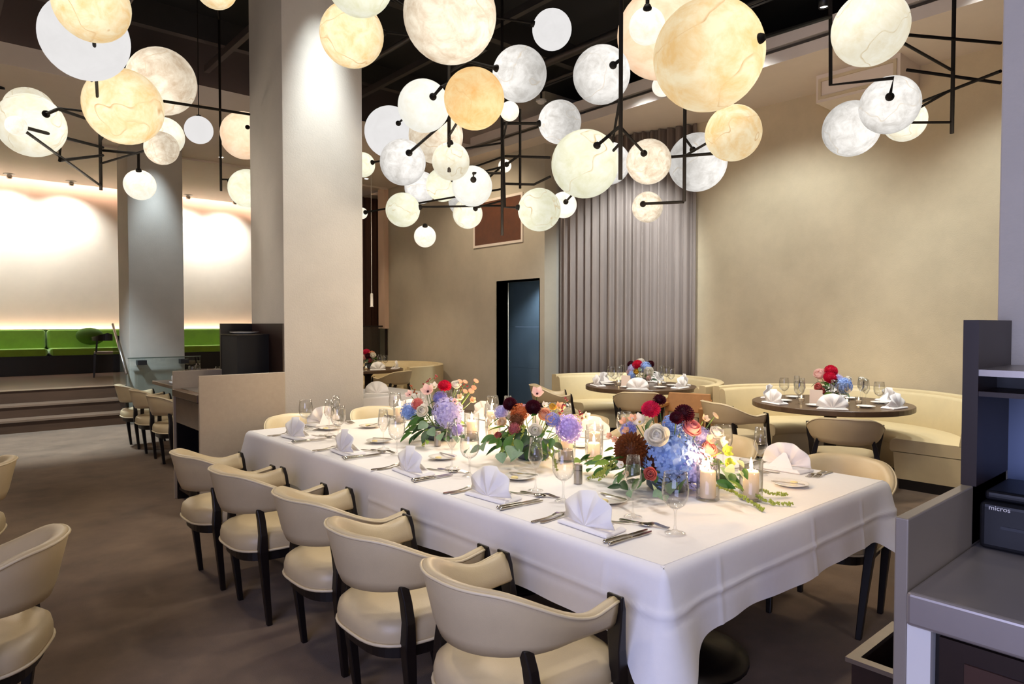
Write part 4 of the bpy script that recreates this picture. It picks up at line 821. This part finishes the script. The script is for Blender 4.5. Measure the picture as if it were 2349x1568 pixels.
def bloom_rose():
    """layered cupped petals, each a patch of a sphere that opens towards the rim"""
    mb = MB(); rnd = random.Random(9)
    for r, (n, L, top, flare) in enumerate(((5, 1.0, 8, 0.30), (5, 0.88, 26, 0.20), (4, 0.70, 42, 0.12), (4, 0.52, 55, 0.06), (3, 0.34, 64, 0.02))):
        for k in range(n):
            a = 2 * PI * (k + 0.5 * (r % 2)) / n + r * 0.37 + rnd.uniform(-.22, .22); rows = []; tp = top + rnd.uniform(-9, 9); fl = flare * rnd.uniform(.5, 1.5); Lk = L * rnd.uniform(.93, 1.06); ox, oy = rnd.uniform(-.05, .05), rnd.uniform(-.05, .05); rp = rnd.uniform(0, 6)
            for i in range(6):
                u = i / 5; row = []
                for j in range(7):
                    v = -1 + 2 * j / 6; wid = 1.25 * PI / n * (0.6 + 0.45 * math.sin(PI * min(1, u + .15) * .6))
                    uu = u * (1 - 0.16 * v * v); ph = R_(-70 + (70 + tp) * uu)
                    rad = Lk * math.cos(ph) + fl * Lk * max(0, u - 0.55) * 2 * (1 - 0.9 * v * v); z = Lk * 0.95 * math.sin(ph) + 0.07 * r + 0.035 * L * u * math.sin(3 * v + rp)
                    aa = a + v * wid; row.append(Vector((ox + rad * math.cos(aa), oy + rad * math.sin(aa), z)))
                rows.append(row)
            add_grid(mb, rows, Matrix.Identity(4))
    return mb
def bloom_open():
    mb = MB()
    for k in range(5):
        add_grid(mb, petal_grid(1.0, 1.15, 0.42, 0.10, 4, 4), RZ(2 * PI * k / 5) @ RY(-0.25))
    return mb
def bloom_disc(): return MB().lathe([(0.0001, 0.06), (0.7, 0.06), (1.0, 0.0), (0.7, -0.06), (0.0001, -0.06)], 18)
def leaf_mesh(L=2.2, w=1.0):
    mb = MB(); rows = []
    for i in range(9):
        u = i / 8; wd = w * (math.sin(PI * u ** 0.8)) ** 0.85 if 0 < u < 1 else 0.02; dz = -0.35 * u * u
        rows.append([Vector((L * (u - 0.5), wd * 0.5 * v, dz + 0.12 * abs(v) * wd)) for v in (-1, -0.5, 0, 0.5, 1)])
    add_grid(mb, rows, Matrix.Identity(4)); return mb
def tube_mesh(pts, r): return MB().tube(pts, r, 6)
BM = {'hydrangea': bloom_hydrangea().mesh('hydrangea', False), 'dahlia': bloom_dahlia().mesh('dahlia', True), 'rose': bloom_rose().mesh('rose', True), 'open': bloom_open().mesh('open_flower', True), 'disc': bloom_disc().mesh('seed_disc', True), 'leaf': leaf_mesh().mesh('leaf', True), 'round': leaf_mesh(1.9, 1.6).mesh('round_leaf', True)}
HEX = {'blue': '#93b2ec', 'lavender': '#c6c0ea', 'lilac': '#c2aeea', 'periwinkle': '#9799de', 'rust': '#7d451f', 'orange': '#c8662a', 'rosewood': '#b0565a', 'white': '#f4f0e6', 'cream': '#f2dcbd', 'pink': '#f0a9a6', 'salmon': '#f3aea4', 'coral': '#dd8078', 'magenta': '#d8295c', 'crimson': '#dc1f4a', 'maroon': '#4c0a1e', 'peach': '#f3c3a0', 'blush': '#f5d5cc', 'yellow': '#dcb64a', 'lime': '#c3cf4e',
       'green': '#3d6b22', 'dark': '#1f4318', 'bright': '#7d9c34', 'silver': '#7f9c7c', 'pale': '#dfe3a8'}
FM = {}
def fmesh(kind, col):
    k = (kind, col)
    if k not in FM:
        me = BM[kind].copy(); leaf = kind in ('leaf', 'round')
        me.materials.append(mat(('leaf_' if leaf else 'petal_') + col, HEX[col], 0.5 if leaf else 0.6, var=0.22 if kind == 'hydrangea' else 0.12, vscale=3.0 if kind == 'hydrangea' else 2.0, trans=0.25 if leaf else (0.2 if kind == 'hydrangea' else 0.4)))
        FM[k] = me
    return FM[k]
M_stem = mat('flower_stem', '#5c7a35', 0.6); M_berry = mat('red_berry', '#8e2a2c', 0.4); M_rberry = mat('rust_berry', '#a8552a', 0.45); M_vase = mat('slate_bowl', '#4a5560', 0.5)
M_amar = mat('green_amaranth', '#a7b04a', 0.7, var=0.2, vscale=30)
PNAME = {'hydrangea': 'hydrangea_head', 'dahlia': 'dahlia_bloom', 'rose': 'rose_bloom', 'open': 'open_blossom', 'disc': 'seed_disc'}
COLW = {'blue': 'sky blue', 'lavender': 'pale lavender', 'lilac': 'lilac', 'periwinkle': 'periwinkle', 'rust': 'rust brown', 'orange': 'burnt orange', 'rosewood': 'dusty rose', 'white': 'white', 'cream': 'cream', 'pink': 'pink', 'salmon': 'salmon pink', 'coral': 'coral', 'magenta': 'magenta', 'crimson': 'crimson', 'maroon': 'dark maroon', 'peach': 'peach', 'blush': 'blush', 'yellow': 'yellow', 'lime': 'lime green'}
KEEP = [c_[:2] for c_ in CANDLES] + [(2.345, 3.385), (2.27, 2.14)]
def arrangement(label, base, blooms, leaves, seed, bowl=0.10, strings=(), berries=()):
    rnd = random.Random(seed)
    t = thing('flower_arrangement', label, 'flowers', base, 0, 'flower arrangements')
    obj('bowl', MB().lathe([(0.0001, 0), (bowl * .8, 0), (bowl, 0.02), (bowl * 1.02, 0.085), (bowl * .95, 0.09), (0.0001, 0.08)], 24), M_vase, t, smooth=True)
    for (kind, col, x, y, z, r) in blooms:
        d = Vector((x * 1.2, y * 1.2, max(0.05, z - 0.06)))
        if kind in ('open', 'disc', 'rose', 'dahlia'): d = d.normalized() + Vector((-0.45, -0.5, 0.05))
        d = (d.normalized() + Vector((rnd.uniform(-.15, .15), rnd.uniform(-.15, .15), rnd.uniform(-.05, .15)))).normalized()
        q = d.to_track_quat('Z', 'Y')
        q = q @ Matrix.Rotation(rnd.uniform(0, 6), 3, 'Z').to_quaternion()
        r *= {'hydrangea': 1.06, 'dahlia': 1.12, 'rose': 0.86}.get(kind, 1.1)
        z = max(z, r * 1.04 + 0.004)
        o = obj(PNAME[kind], fmesh(kind, col), None, t, (x, y, z), q.to_euler(), (r, r, r * (0.9 if kind == 'hydrangea' else 1)))
        o['label'] = COLW[col] + ' ' + {'hydrangea': 'hydrangea head', 'dahlia': 'dahlia bloom', 'rose': 'ruffled rose bloom', 'open': 'open blossom', 'disc': 'round seed disc'}[kind]
        if kind in ('open', 'rose', 'dahlia') and r < 0.06:
            obj('flower_center', MB().ball((0, 0, 0.06), 0.16, 8, 6), MATS.get('petal_maroon') if col == 'blush' else mat('pollen', '#b9a24a', 0.8), o) if kind == 'open' else None
        if z > 0.10:
            p0 = Vector((x * 0.25, y * 0.25, 0.08)); p1 = Vector((x, y, z)) - d * r * 0.6
            obj('stem', tube_mesh([p0, p0.lerp(p1, .5) + Vector((0, 0, .01)), p1], 0.0025), M_stem, t)
    for (kind, col, x, y, z, r) in leaves:
        if base[2] == ZT and any(math.hypot(base[0] + x - cx_, base[1] + y - cy_) < 0.052 + 1.1 * r for cx_, cy_ in KEEP): continue
        d = Vector((x, y, 0)).normalized(); yaw = math.atan2(d.y, d.x) + rnd.uniform(-.9, .9)
        rr = r * 1.05; z = max(z, rr * 1.15 + 0.008)
        obj('leaf', fmesh('round' if col in ('silver', 'pale') else 'leaf', col), None, t, (x, y, z), (rnd.uniform(-.9, .9), rnd.uniform(0.0, 0.55), yaw), (rr, rr, rr))
    for pts in strings:
        mb = MB(); pts = [Vector(p_) for p_ in pts]
        for i in range(len(pts) - 1):
            n = max(2, int((pts[i + 1] - pts[i]).length / 0.006))
            for k in range(n):
                c = pts[i].lerp(pts[i + 1], k / n)
                for _ in range(3): mb.ball((c.x + rnd.uniform(-.007, .007), c.y + rnd.uniform(-.007, .007), max(0.005, c.z + rnd.uniform(-.006, .006))), rnd.uniform(.003, .0052), 5, 4)
        o = obj('amaranth_string', mb, M_amar, t); o['kind'] = 'stuff'; o['label'] = 'drooping green amaranth string'
    for (pts, mm) in berries:
        obj('berry_stem', tube_mesh([(pts[0][0] * .4, pts[0][1] * .4, 0.08), pts[0], pts[-1]], 0.0018), M_stem, t)
        for p_ in pts:
            for _ in range(4):
                obj('berry', MB().ball((0, 0, 0), 0.006, 8, 6), mm, t, (p_[0] + rnd.uniform(-.013, .013), p_[1] + rnd.uniform(-.013, .013), p_[2] + rnd.uniform(-.014, .014)), smooth=True)
    return t
def filler(seed, n, rx, ry, x0=0.0, y0=0.0, zlo=0.04, zhi=0.16):
    rnd = random.Random(seed); out = []
    for i in range(n):
        a = rnd.uniform(0, 2 * PI); k = rnd.uniform(.45, 1)
        out.append(('leaf', rnd.choice(['green', 'dark', 'dark', 'green', 'bright', 'silver']), x0 + rx * k * math.cos(a), y0 + ry * k * math.sin(a), rnd.uniform(zlo, zhi), rnd.uniform(.03, .042)))
    return out
B0, B1, B2 = (2.50, 1.80, ZT), (2.52, 2.72, ZT), (2.50, 3.58, ZT)
arrangement('large flower arrangement at the near end with a big blue hydrangea and rust blooms', B0, BLOOMS_A, LEAVES_A + filler(1, 46, .24, .26, 0, 0) + filler(11, 34, .12, .20, -.07, .30, .03, .11) + filler(12, 12, .10, .10, .10, -.26, .03, .08), 21,
    strings=[[(-.02, -.22, .07), (0.03, -.30, .04), (0.02, -.40, .012), (-.03, -.47, .008)], [(.06, -.24, .06), (.10, -.34, .03), (.09, -.44, .01), (0.14, -.50, .01)], [(.12, -.30, .05), (.20, -.38, .02), (.26, -.42, .012)], [(.0, .16, .11), (-.02, .30, .09), (-.06, .36, .02), (-.09, .38, .008)], [(-.05, .14, .12), (-.12, .24, .08), (-.17, .30, .02)], [(-.10, .10, .12), (-.16, .20, .10), (-.20, .24, .03)], [(.05, .2, .12), (.02, .36, .06), (-.02, .42, .01)], [(-.07, .2, .1), (-.14, .3, .04), (-.16, .34, .01)]],
    berries=())
arrangement('middle flower arrangement with dark maroon dahlias, orange blooms and a lilac hydrangea', B1, BLOOMS_B, LEAVES_B + filler(2, 44, .24, .26, 0, 0) + filler(13, 22, .12, .16, -.16, -.10, .03, .12), 22,
    strings=[[(-.14, -.08, .20), (-.20, -.10, .20), (-.23, -.10, .13), (-.235, -.10, .09)], [(-.16, -.06, .205), (-.21, -.07, .19), (-.24, -.07, .12)], [(-.15, -.10, .20), (-.19, -.13, .18), (-.21, -.13, .11)], [(-.12, -.26, .08), (-.15, -.33, .05), (-.17, -.36, .01)]],
    berries=[([(.06, -.16, .26), (.07, -.18, .30), (.075, -.19, .33)], M_berry), ([(.10, -.22, .24), (.11, -.25, .27), (.10, -.27, .25)], M_berry)])
arrangement('far flower arrangement with a crimson dahlia and pale lavender hydrangea', B2, BLOOMS_C, LEAVES_C + filler(3, 36, .22, .24, 0, 0) + filler(14, 18, .12, .14, -.14, -.05, .03, .12), 23,
    strings=[[(-.22, -.16, .06), (-.26, -.20, .03), (-.28, -.22, .01)]],
    berries=[([(-.05, .10, .34), (-.03, .09, .37), (0, .06, .39)], M_berry), ([(-.10, .14, .30), (-.12, .16, .33)], M_rberry), ([(.08, -.12, .33), (.10, -.15, .35)], M_berry)])
# ------------------------------------------------------------------ curved booths and round tables
def booth(xf, xc, cy, w, label, ang=0.0, sd=0.60):
    """U-shaped banquette opening towards -x; w = outer half width"""
    t = thing('curved_booth', label, 'booth', (xf, cy, 0), ang, 'cream curved booths')
    path = []
    for k in range(6): path.append((0 + (xc - xf) * k / 6, -w, 0, -1))
    for k in range(33):
        a = -PI / 2 + PI * k / 32; path.append((xc - xf + w * math.cos(a), w * math.sin(a), math.cos(a), math.sin(a)))
    for k in range(5, -1, -1): path.append((0 + (xc - xf) * k / 6, w, 0, 1))
    def sweep(name, sec, m, smooth=True):
        rings = [[(x - nx * d, y - ny * d, z) for d, z in sec] for x, y, nx, ny in path]
        o = obj(name, MB().loft(rings), m, t); autosmooth(o, 50); return o
    sweep('back_shell', [(0.0, 0.09), (0.0, 0.79), (0.012, 0.80), (0.075, 0.80), (0.085, 0.79), (0.085, 0.09)], M_booth)
    sweep('back_cushion', [(0.086, 0.44), (0.086, 0.755), (0.10, 0.775), (0.13, 0.772), (0.15, 0.75), (0.19, 0.46), (0.19, 0.44)], M_booth)
    sweep('seat_cushion', [(0.10, 0.33), (0.10, 0.43), (0.18, 0.445), (sd - .05, 0.45), (sd - .015, 0.44), (sd, 0.41), (sd, 0.35), (sd - .015, 0.33)], M_booth)
    sweep('seat_base', [(0.09, 0.09), (0.09, 0.335), (sd - .03, 0.335), (sd - .05, 0.09)], M_booth)
    sweep('plinth', [(0.02, 0.0), (0.02, 0.09), (sd - .08, 0.09), (sd - .08, 0.0)], M_blackwood)
    return t
booth(6.64, 6.67, 2.91, 1.29, 'cream leather curved booth against the bare beige wall', 0.0, 0.74)
booth(6.53, 6.56, 5.44, 1.22, 'cream leather curved booth in front of the taupe curtain')
booth(5.85, 5.95, 10.30, 1.08, 'cream leather curved booth at the far end beside the brown curtain')
def round_table(x, y, R, label):
    t = thing('round_table', label, 'table', (x, y, 0), 0, 'round walnut tables')
    obj('tabletop', MB().lathe([(0.0001, 0.70), (R - .01, 0.70), (R, 0.706), (R, 0.745), (R - .005, 0.75), (0.0001, 0.75)], 64), M_tablewood, t, smooth=False)
    obj('pedestal', MB().lathe([(0.06, 0.03), (0.055, 0.10), (0.055, 0.62), (0.12, 0.69), (0.25, 0.70)], 24), M_blackwood, t, smooth=True)
    obj('base', MB().lathe([(0.0001, 0), (0.28, 0), (0.28, 0.02), (0.10, 0.045), (0.0001, 0.045)], 28), M_blackwood, t)
    return t
ZR = 0.7505
RT = [(6.46, 2.82, 0.70, 'the round table by the beige wall', [205, 150, 265, 95, 20, -35]), (6.52, 5.12, 0.66, 'the round table by the taupe curtain', [215, 150, 275, 95, 20, -35]), (5.55, 10.03, 0.58, 'the farthest round table', [200, 260, 320, 140])]
SEATW = {0: 'front', 1: 'left front', 2: 'right front', 3: 'left rear', 4: 'rear', 5: 'right rear'}
def card(x, y, z, rz, label):
    t = thing('place_card', label, 'card', (x, y, z), rz, 'folded cards')
    obj('front', MB().loft([[(-0.02, -0.055, 0), (-0.018, -0.055, 0), (-0.018, 0.055, 0), (-0.02, 0.055, 0)], [(-0.001, -0.055, 0.13), (0.001, -0.055, 0.13), (0.001, 0.055, 0.13), (-0.001, 0.055, 0.13)]]), M_card, t)
    obj('back', MB().loft([[(0.03, -0.055, 0), (0.032, -0.055, 0), (0.032, 0.055, 0), (0.03, 0.055, 0)], [(-0.001, -0.055, 0.13), (0.001, -0.055, 0.13), (0.001, 0.055, 0.13), (-0.001, 0.055, 0.13)]]), M_card, t)
def small_blooms(spec, s):
    return [(k, c, x * s, y * s, z * s, r * s) for k, c, x, y, z, r in spec]
SB = [
 [('rose', 'blush', -.08, .08, .27, .062), ('dahlia', 'crimson', -.04, -.01, .30, .055), ('dahlia', 'crimson', -.10, -.03, .24, .055), ('hydrangea', 'blue', -.06, -.14, .17, .075), ('rose', 'coral', -.15, .06, .15, .04), ('rose', 'coral', -.14, .03, .11, .035), ('dahlia', 'maroon', -.09, -.07, .2, .035), ('rose', 'white', .02, -.15, .22, .04), ('open', 'cream', -.10, -.18, .13, .03), ('rose', 'cream', .06, .1, .2, .05), ('hydrangea', 'lavender', .1, 0, .2, .07)],
 [('rose', 'white', .02, .03, .29, .055), ('dahlia', 'crimson', -.05, .02, .25, .058), ('hydrangea', 'blue', .0, -.07, .22, .075), ('hydrangea', 'lavender', -.05, .09, .19, .07), ('rose', 'blush', -.09, .10, .16, .055), ('rose', 'white', -.05, -.15, .18, .06), ('rose', 'yellow', -.10, .0, .17, .04), ('dahlia', 'maroon', -.02, .15, .25, .04), ('dahlia', 'maroon', .04, -.11, .26, .04), ('hydrangea', 'blue', -.11, .06, .12, .055), ('rose', 'blush', -.08, -.17, .1, .035)],
 [('dahlia', 'magenta', -.03, .03, .27, .06), ('rose', 'peach', .02, -.06, .26, .05), ('rose', 'white', .0, -.14, .23, .055), ('rose', 'white', -.08, .06, .19, .065), ('rose', 'white', -.06, .17, .19, .045), ('rose', 'pink', -.10, -.02, .18, .045), ('dahlia', 'maroon', -.05, -.07, .21, .05), ('rose', 'rosewood', -.05, -.12, .14, .045)],
]
for i, (x, y, R, w, seats) in enumerate(RT):
    round_table(x, y, R, ['round walnut pedestal table in the booth against the beige wall', 'round walnut pedestal table in the booth by the taupe curtain', 'round walnut pedestal table farthest away beside the pillar'][i])
    arrangement(['small arrangement with crimson dahlias and coral roses on the round table by the beige wall', 'small arrangement with one red dahlia on the round table by the taupe curtain', 'small arrangement with a magenta dahlia on the farthest round table'][i], (x + 0.02, y, ZR), small_blooms(SB[i], 1.0), filler(40 + i, 26, .16, .18, 0, 0, .06, .2), 60 + i, bowl=0.07)
    for k, a in enumerate(seats):
        an = R_(a) + PI; ox, oy = x + R * math.cos(R_(a)), y + R * math.sin(R_(a))
        place(ox, oy, an, 'the %s seat of %s' % (SEATW[k], w), full=False, z=ZR, grp='round tables', nap=(0.11, 0.0), plate=i < 2)
    card(x - (0.235 if i < 2 else 0.17), y + (0.03 if i < 2 else 0.0), ZR, R_(20), 'folded pale card before the flowers on ' + w)
    for k, (dx, dy) in enumerate(((-.15, -.21), (-.15, .21), (0.09, -.22))):
        if i == 2 and k: continue
        t = thing('votive_candle', ['lit votive right of the flowers on ', 'lit votive left of the flowers on ', 'lit votive behind the flowers on '][k] + w, 'candle', (x + dx, y + dy, ZR), 0, 'votive candles')
        obj('cup', MB().lathe([(0.0001, 0), (0.027, 0), (0.032, 0.06), (0.030, 0.06), (0.025, 0.004), (0.0001, 0.004)], 18), M_glass, t, smooth=True)
        obj('wax', MB().lathe([(0.0001, 0.004), (0.024, 0.004), (0.026, 0.03), (0.0001, 0.03)], 16), M_wax, t)
        obj('flame', MB().lathe([(0.0001, 0.031), (0.0045, 0.038), (0.005, 0.044), (0.0025, 0.056), (0.0001, 0.064)], 10), M_flame, t, smooth=True)
# walnut table near the steps
t = thing('walnut_table', 'rectangular walnut table between the steps and the service station', 'table', (2.85, 8.45, 0))
bevel(obj('tabletop', MB().box(-0.62, 0.62, -1.25, 1.3, 0.705, 0.75), M_tablewood, t), 0.006)
for y in (-0.7, 0.75):
    obj('pedestal', MB().lathe([(0.0001, 0), (0.26, 0), (0.26, 0.02), (0.06, 0.07), (0.05, 0.6), (0.2, 0.705)], 24), M_blackwood, t, (0, y, 0), smooth=True)
for k, y in enumerate((7.62, 8.38, 9.15)):
    w = ['the walnut table place behind the service station', 'the middle walnut table place', 'the walnut table place closest to the steps'][k]
    place(2.23, y, 0, w, full=False, z=ZR, grp='walnut table', nap=(0.12, 0.0))
    place(3.47, y + 0.1, PI, 'the place opposite ' + w, full=False, z=ZR, grp='walnut table')
arrangement('small yellow and peach arrangement on the walnut table near the steps', (2.95, 8.6, ZR), [('rose', 'peach', -.03, .0, .2, .07), ('rose', 'yellow', .0, -.08, .17, .06), ('rose', 'white', -.05, .07, .17, .05), ('open', 'cream', 0, .02, .25, .05)], filler(50, 12, .1, .1, 0, 0, .05, .14), 70, bowl=0.06)
# small table with a white cloth behind the pillar
t = thing('side_table', 'small square table under a white cloth just behind the tall pillar', 'table', (3.72, 6.55, 0))
for x in (-.36, .36):
    for y in (-.36, .36): obj('leg', MB().beam([(x, y, 0), (x, y, 0.71)], [(.03, .03), (.04, .04)]), M_blackwood, t)
obj('tabletop', MB().box(-.42, .42, -.42, .42, 0.71, 0.74), M_darkwood, t)
o = bevel(obj('side_tablecloth', MB().loft([[(3.26, 6.09, .2), (4.18, 6.09, .2), (4.18, 7.01, .2), (3.26, 7.01, .2)], [(3.285, 6.115, .735), (4.155, 6.115, .735), (4.155, 6.985, .735), (3.285, 6.985, .735)], [(3.295, 6.125, .745), (4.145, 6.125, .745), (4.145, 6.975, .745), (3.295, 6.975, .745)]]), M_white), 0.012)
tag(o, 'white cloth draped to the knee over the small side table', 'tablecloth')
PN.put((3.62, 6.35, 0.7455), R_(50), 'white fan-folded napkin on the small side table behind the pillar')
# ------------------------------------------------------------------ green banquette on the platform
t = thing('green_banquette', 'long green velvet banquette along the pale far wall', 'banquette', (0, 15.3, 0.53))
obj('base', MB().box(-1.8, 6.6, 0.06, 0.52, 0, 0.36), M_blackwood, t)
obj('back_panel', MB().box(-1.8, 6.6, 0.46, 0.54, 0.36, 0.86), M_pillow, t)
xs = [-1.8, -0.05, 1.75, 3.5, 5.1, 6.6]
for a, b in zip(xs[:-1], xs[1:]):
    def puff(x0, x1, y0, y1, z0, z1, r): 
        rings = []
        for s_, q in ((0.0, r), (0.25 * r, 0.3 * r), (r, 0)):
            rings.append((s_, q))
        mb = MB(); rr = []
        for f_, q in ((0, r), (.3, r * .35), (1, 0)): rr.append([(x0 + r * f_, y0 + q, z0 + q), (x0 + r * f_, y1 - q, z0 + q), (x0 + r * f_, y1 - q, z1 - q), (x0 + r * f_, y0 + q, z1 - q)])
        for f_, q in ((1, 0), (.3, r * .35), (0, r)): rr.append([(x1 - r * f_, y0 + q, z0 + q), (x1 - r * f_, y1 - q, z0 + q), (x1 - r * f_, y1 - q, z1 - q), (x1 - r * f_, y0 + q, z1 - q)])
        return mb.loft(rr)
    o = obj('seat_cushion', puff(a + .01, b - .01, -0.02, 0.5, 0.36, 0.50, 0.05), M_green, t); bevel(o, 0.03, 3); 
    o = obj('back_cushion', puff(a + .01, b - .01, 0.32, 0.47, 0.48, 0.85, 0.05), M_green, t); bevel(o, 0.03, 3)
o = obj('cushion', MB().ball((0, 0, 0), 0.25, 20, 10, 0.7), M_pillow, None, (2.45, 15.47, 1.25), (R_(10), R_(70), R_(80)), (0.72, 1, 0.5), smooth=True)
tag(o, 'olive green scatter cushion at the pillar end of the banquette', 'cushion')
# ------------------------------------------------------------------ service stations
def station(name, label, y0, y1, x0, x1, mirror):
    t = thing(name, label, 'service station', (x0, y0, 0), 0, 'service stations')
    W_, Dp = y1 - y0, x1 - x0
    return t, W_, Dp
# near station at the frame edge
t = thing('service_station', 'steel-topped service station with dark hutch at the frame edge', 'service station', (1.52, -0.22, 0))
bevel(obj('side_panel', MB().box(0, 0.74, 0.722, 0.748, 0, 1.088), M_screen, t), 0.003); t.children[-1]['label'] = 'brushed metal side screen'
bevel(obj('countertop', MB().box(-0.012, 0.73, -0.02, 0.721, 0.872, 0.942), M_counter, t), 0.008, 3)
obj('end_post', MB().box(0.0, 0.05, 0.678, 0.7215, 0, 0.872), M_paint, t)
obj('carcass', MB().box(0.03, 0.73, 0.0, 0.678, 0.08, 0.868), M_blackwood, t)
dr = obj('door', MB().box(0.008, 0.03, 0.345, 0.665, 0.10, 0.862), M_darkwood, t)
obj('inset', MB().box(0.002, 0.010, 0.375, 0.62, 0.14, 0.825), mat('inset_wood', '#3a2219', 0.45, var=0.2, vscale=8, stretch=(1, 1, .12)), dr)
dr = obj('door', MB().box(0.008, 0.03, 0.015, 0.335, 0.10, 0.862), M_darkwood, t)
obj('inset', MB().box(0.002, 0.010, 0.055, 0.295, 0.14, 0.825), MATS['inset_wood'], dr)
obj('hutch_side', MB().box(0.435, 0.735, 0.715, 0.7485, 1.088, 1.50), M_darkwood, t)
obj('hutch_side', MB().box(0.435, 0.735, 0.722, 0.74, 0.942, 1.088), M_darkwood, t)
obj('hutch_side', MB().box(0.435, 0.735, 0.0, 0.025, 0.942, 1.50), M_darkwood, t)
sh = obj('shelf', MB().box(0.44, 0.735, 0.025, 0.715, 1.362, 1.378), M_steel, t)
obj('shelf', MB().box(0.44, 0.735, 0.025, 0.715, 1.312, 1.324), M_darkwood, t)
obj('hutch_back', MB().box(0.722, 0.736, 0.025, 0.715, 0.945, 1.312), mat('shade_tint_back', '#5d6a85', 0.4), t)  # added panel; its blue-grey colour stands in for shade on the pillar face
obj('shelf_back', MB().box(0.60, 0.62, 0.025, 0.715, 1.324, 1.362), M_plastic, t)
t = thing('receipt_printer', 'black countertop printer with small white lettering', 'printer', (1.94, 0.36, 0.943))
bevel(obj('body', MB().box(0.0, 0.22, -0.16, 0.125, 0.0, 0.115), M_plastic, t), 0.012, 3)
bevel(obj('lid', MB().box(0.02, 0.22, -0.155, 0.12, 0.115, 0.14), M_plastic, t), 0.01, 3)
fc = bpy.data.curves.new('lettering', 'FONT'); fc.body = 'micros'; fc.size = 0.016; fc.extrude = 0.0003; fc.materials.append(M_paint)
fo = bpy.data.objects.new('lettering_curve', fc); COL.objects.link(fo); bpy.context.view_layer.update()
me_ = bpy.data.meshes.new_from_object(fo.evaluated_get(bpy.context.evaluated_depsgraph_get())); bpy.data.objects.remove(fo)
fo = obj('lettering', me_, M_paint, t); fo.location = (-0.001, 0.105, 0.098); fo.rotation_euler = (PI / 2, 0, -PI / 2)
obj('feed_slot', MB().box(-0.002, 0.004, -0.1, 0.08, 0.055, 0.062), mat('slot_grey', '#2a2c34', 0.5), t)
t = thing('waste_bin', 'dark open-topped metal bin with pale rim beside the steel screen', 'bin', (1.83, 0.555, 0))
bn = MB()
for a in ((0, .30, 0, .012), (0, .30, .168, .18), (0, .012, .012, .168), (.288, .30, .012, .168)): bn.box(a[0], a[1], a[2], a[3], 0, 0.60)
obj('body', bn.box(0.012, 0.288, .012, .168, 0, .012), M_darkwood, t)
rm = MB()
for a in ((-.012, .312, -.012, .016), (-.012, .312, .164, .192), (-.012, .016, .016, .164), (.284, .312, .016, .164)): rm.box(a[0], a[1], a[2], a[3], 0.60, 0.612)
obj('rim', rm, M_steel, t)
# far station against the tall pillar
t = thing('service_station', 'service station with greige screens and dark shelves against the tall pillar', 'service station', (1.58, 5.5, 0))
bevel(obj('side_panel', MB().box(0, 0.678, -0.02, 0.005, 0, 1.09), M_partition, t), 0.003)
bevel(obj('side_panel', MB().box(0, 0.678, 0.70, 0.725, 0, 1.09), M_partition, t), 0.003)
bevel(obj('countertop', MB().box(-0.01, 0.67, 0.006, 0.699, 0.88, 0.94), M_tablewood, t), 0.004)
obj('steel_tray', MB().box(0.05, 0.6, 0.05, 0.65, 0.94, 0.946), M_steel, t)
obj('carcass', MB().box(0.02, 0.67, 0.006, 0.03, 0, 0.88).box(0.02, 0.67, 0.675, 0.699, 0, 0.88).box(0.64, 0.67, 0.03, 0.675, 0, 0.88), M_blackwood, t)
dr = obj('drawer', MB().box(0.012, 0.03, 0.03, 0.675, 0.66, 0.87), MATS['inset_wood'], t); dr.data.materials[0] = M_tablewood
for z in (0.36, 0.08): obj('shelf', MB().box(0.03, 0.64, 0.03, 0.675, z, z + 0.025), M_darkwood, t)
obj('shelf_lip', MB().box(0.02, 0.03, 0.03, 0.675, 0.39, 0.41), M_tablewood, t)
obj('hutch_side', MB().box(0.395, 0.678, 0.70, 0.73, 1.09, 1.495), M_blackwood, t)
obj('hutch_back', MB().box(0.668, 0.68, 0.0, 0.70, 0.95, 1.495), M_darkwood, t)
obj('shelf', MB().box(0.395, 0.668, 0.29, 0.70, 1.395, 1.405), M_blackwood, t)
obj('hutch_box', MB().box(0.40, 0.668, 0.30, 0.70, 0.95, 1.395), M_black, t)
o = obj('platter', MB().lathe([(0.0001, 0), (0.07, 0), (0.12, 0.014), (0.121, 0.017), (0.068, 0.006), (0.0001, 0.005)], 28), M_china, None, (2.11, 6.0, 1.4055), smooth=True)
tag(o, 'white platter on the dark shelf beside the tall pillar', 'plate')
o = thing('water_glass', 'clear tumbler on the walnut table behind the service station', 'glass', (2.5, 7.75, ZR))
obj('wall', MB().lathe([(0.0001, 0), (0.032, 0), (0.037, 0.11), (0.035, 0.11), (0.030, 0.006), (0.0001, 0.006)], 18), M_glass, o, smooth=True)
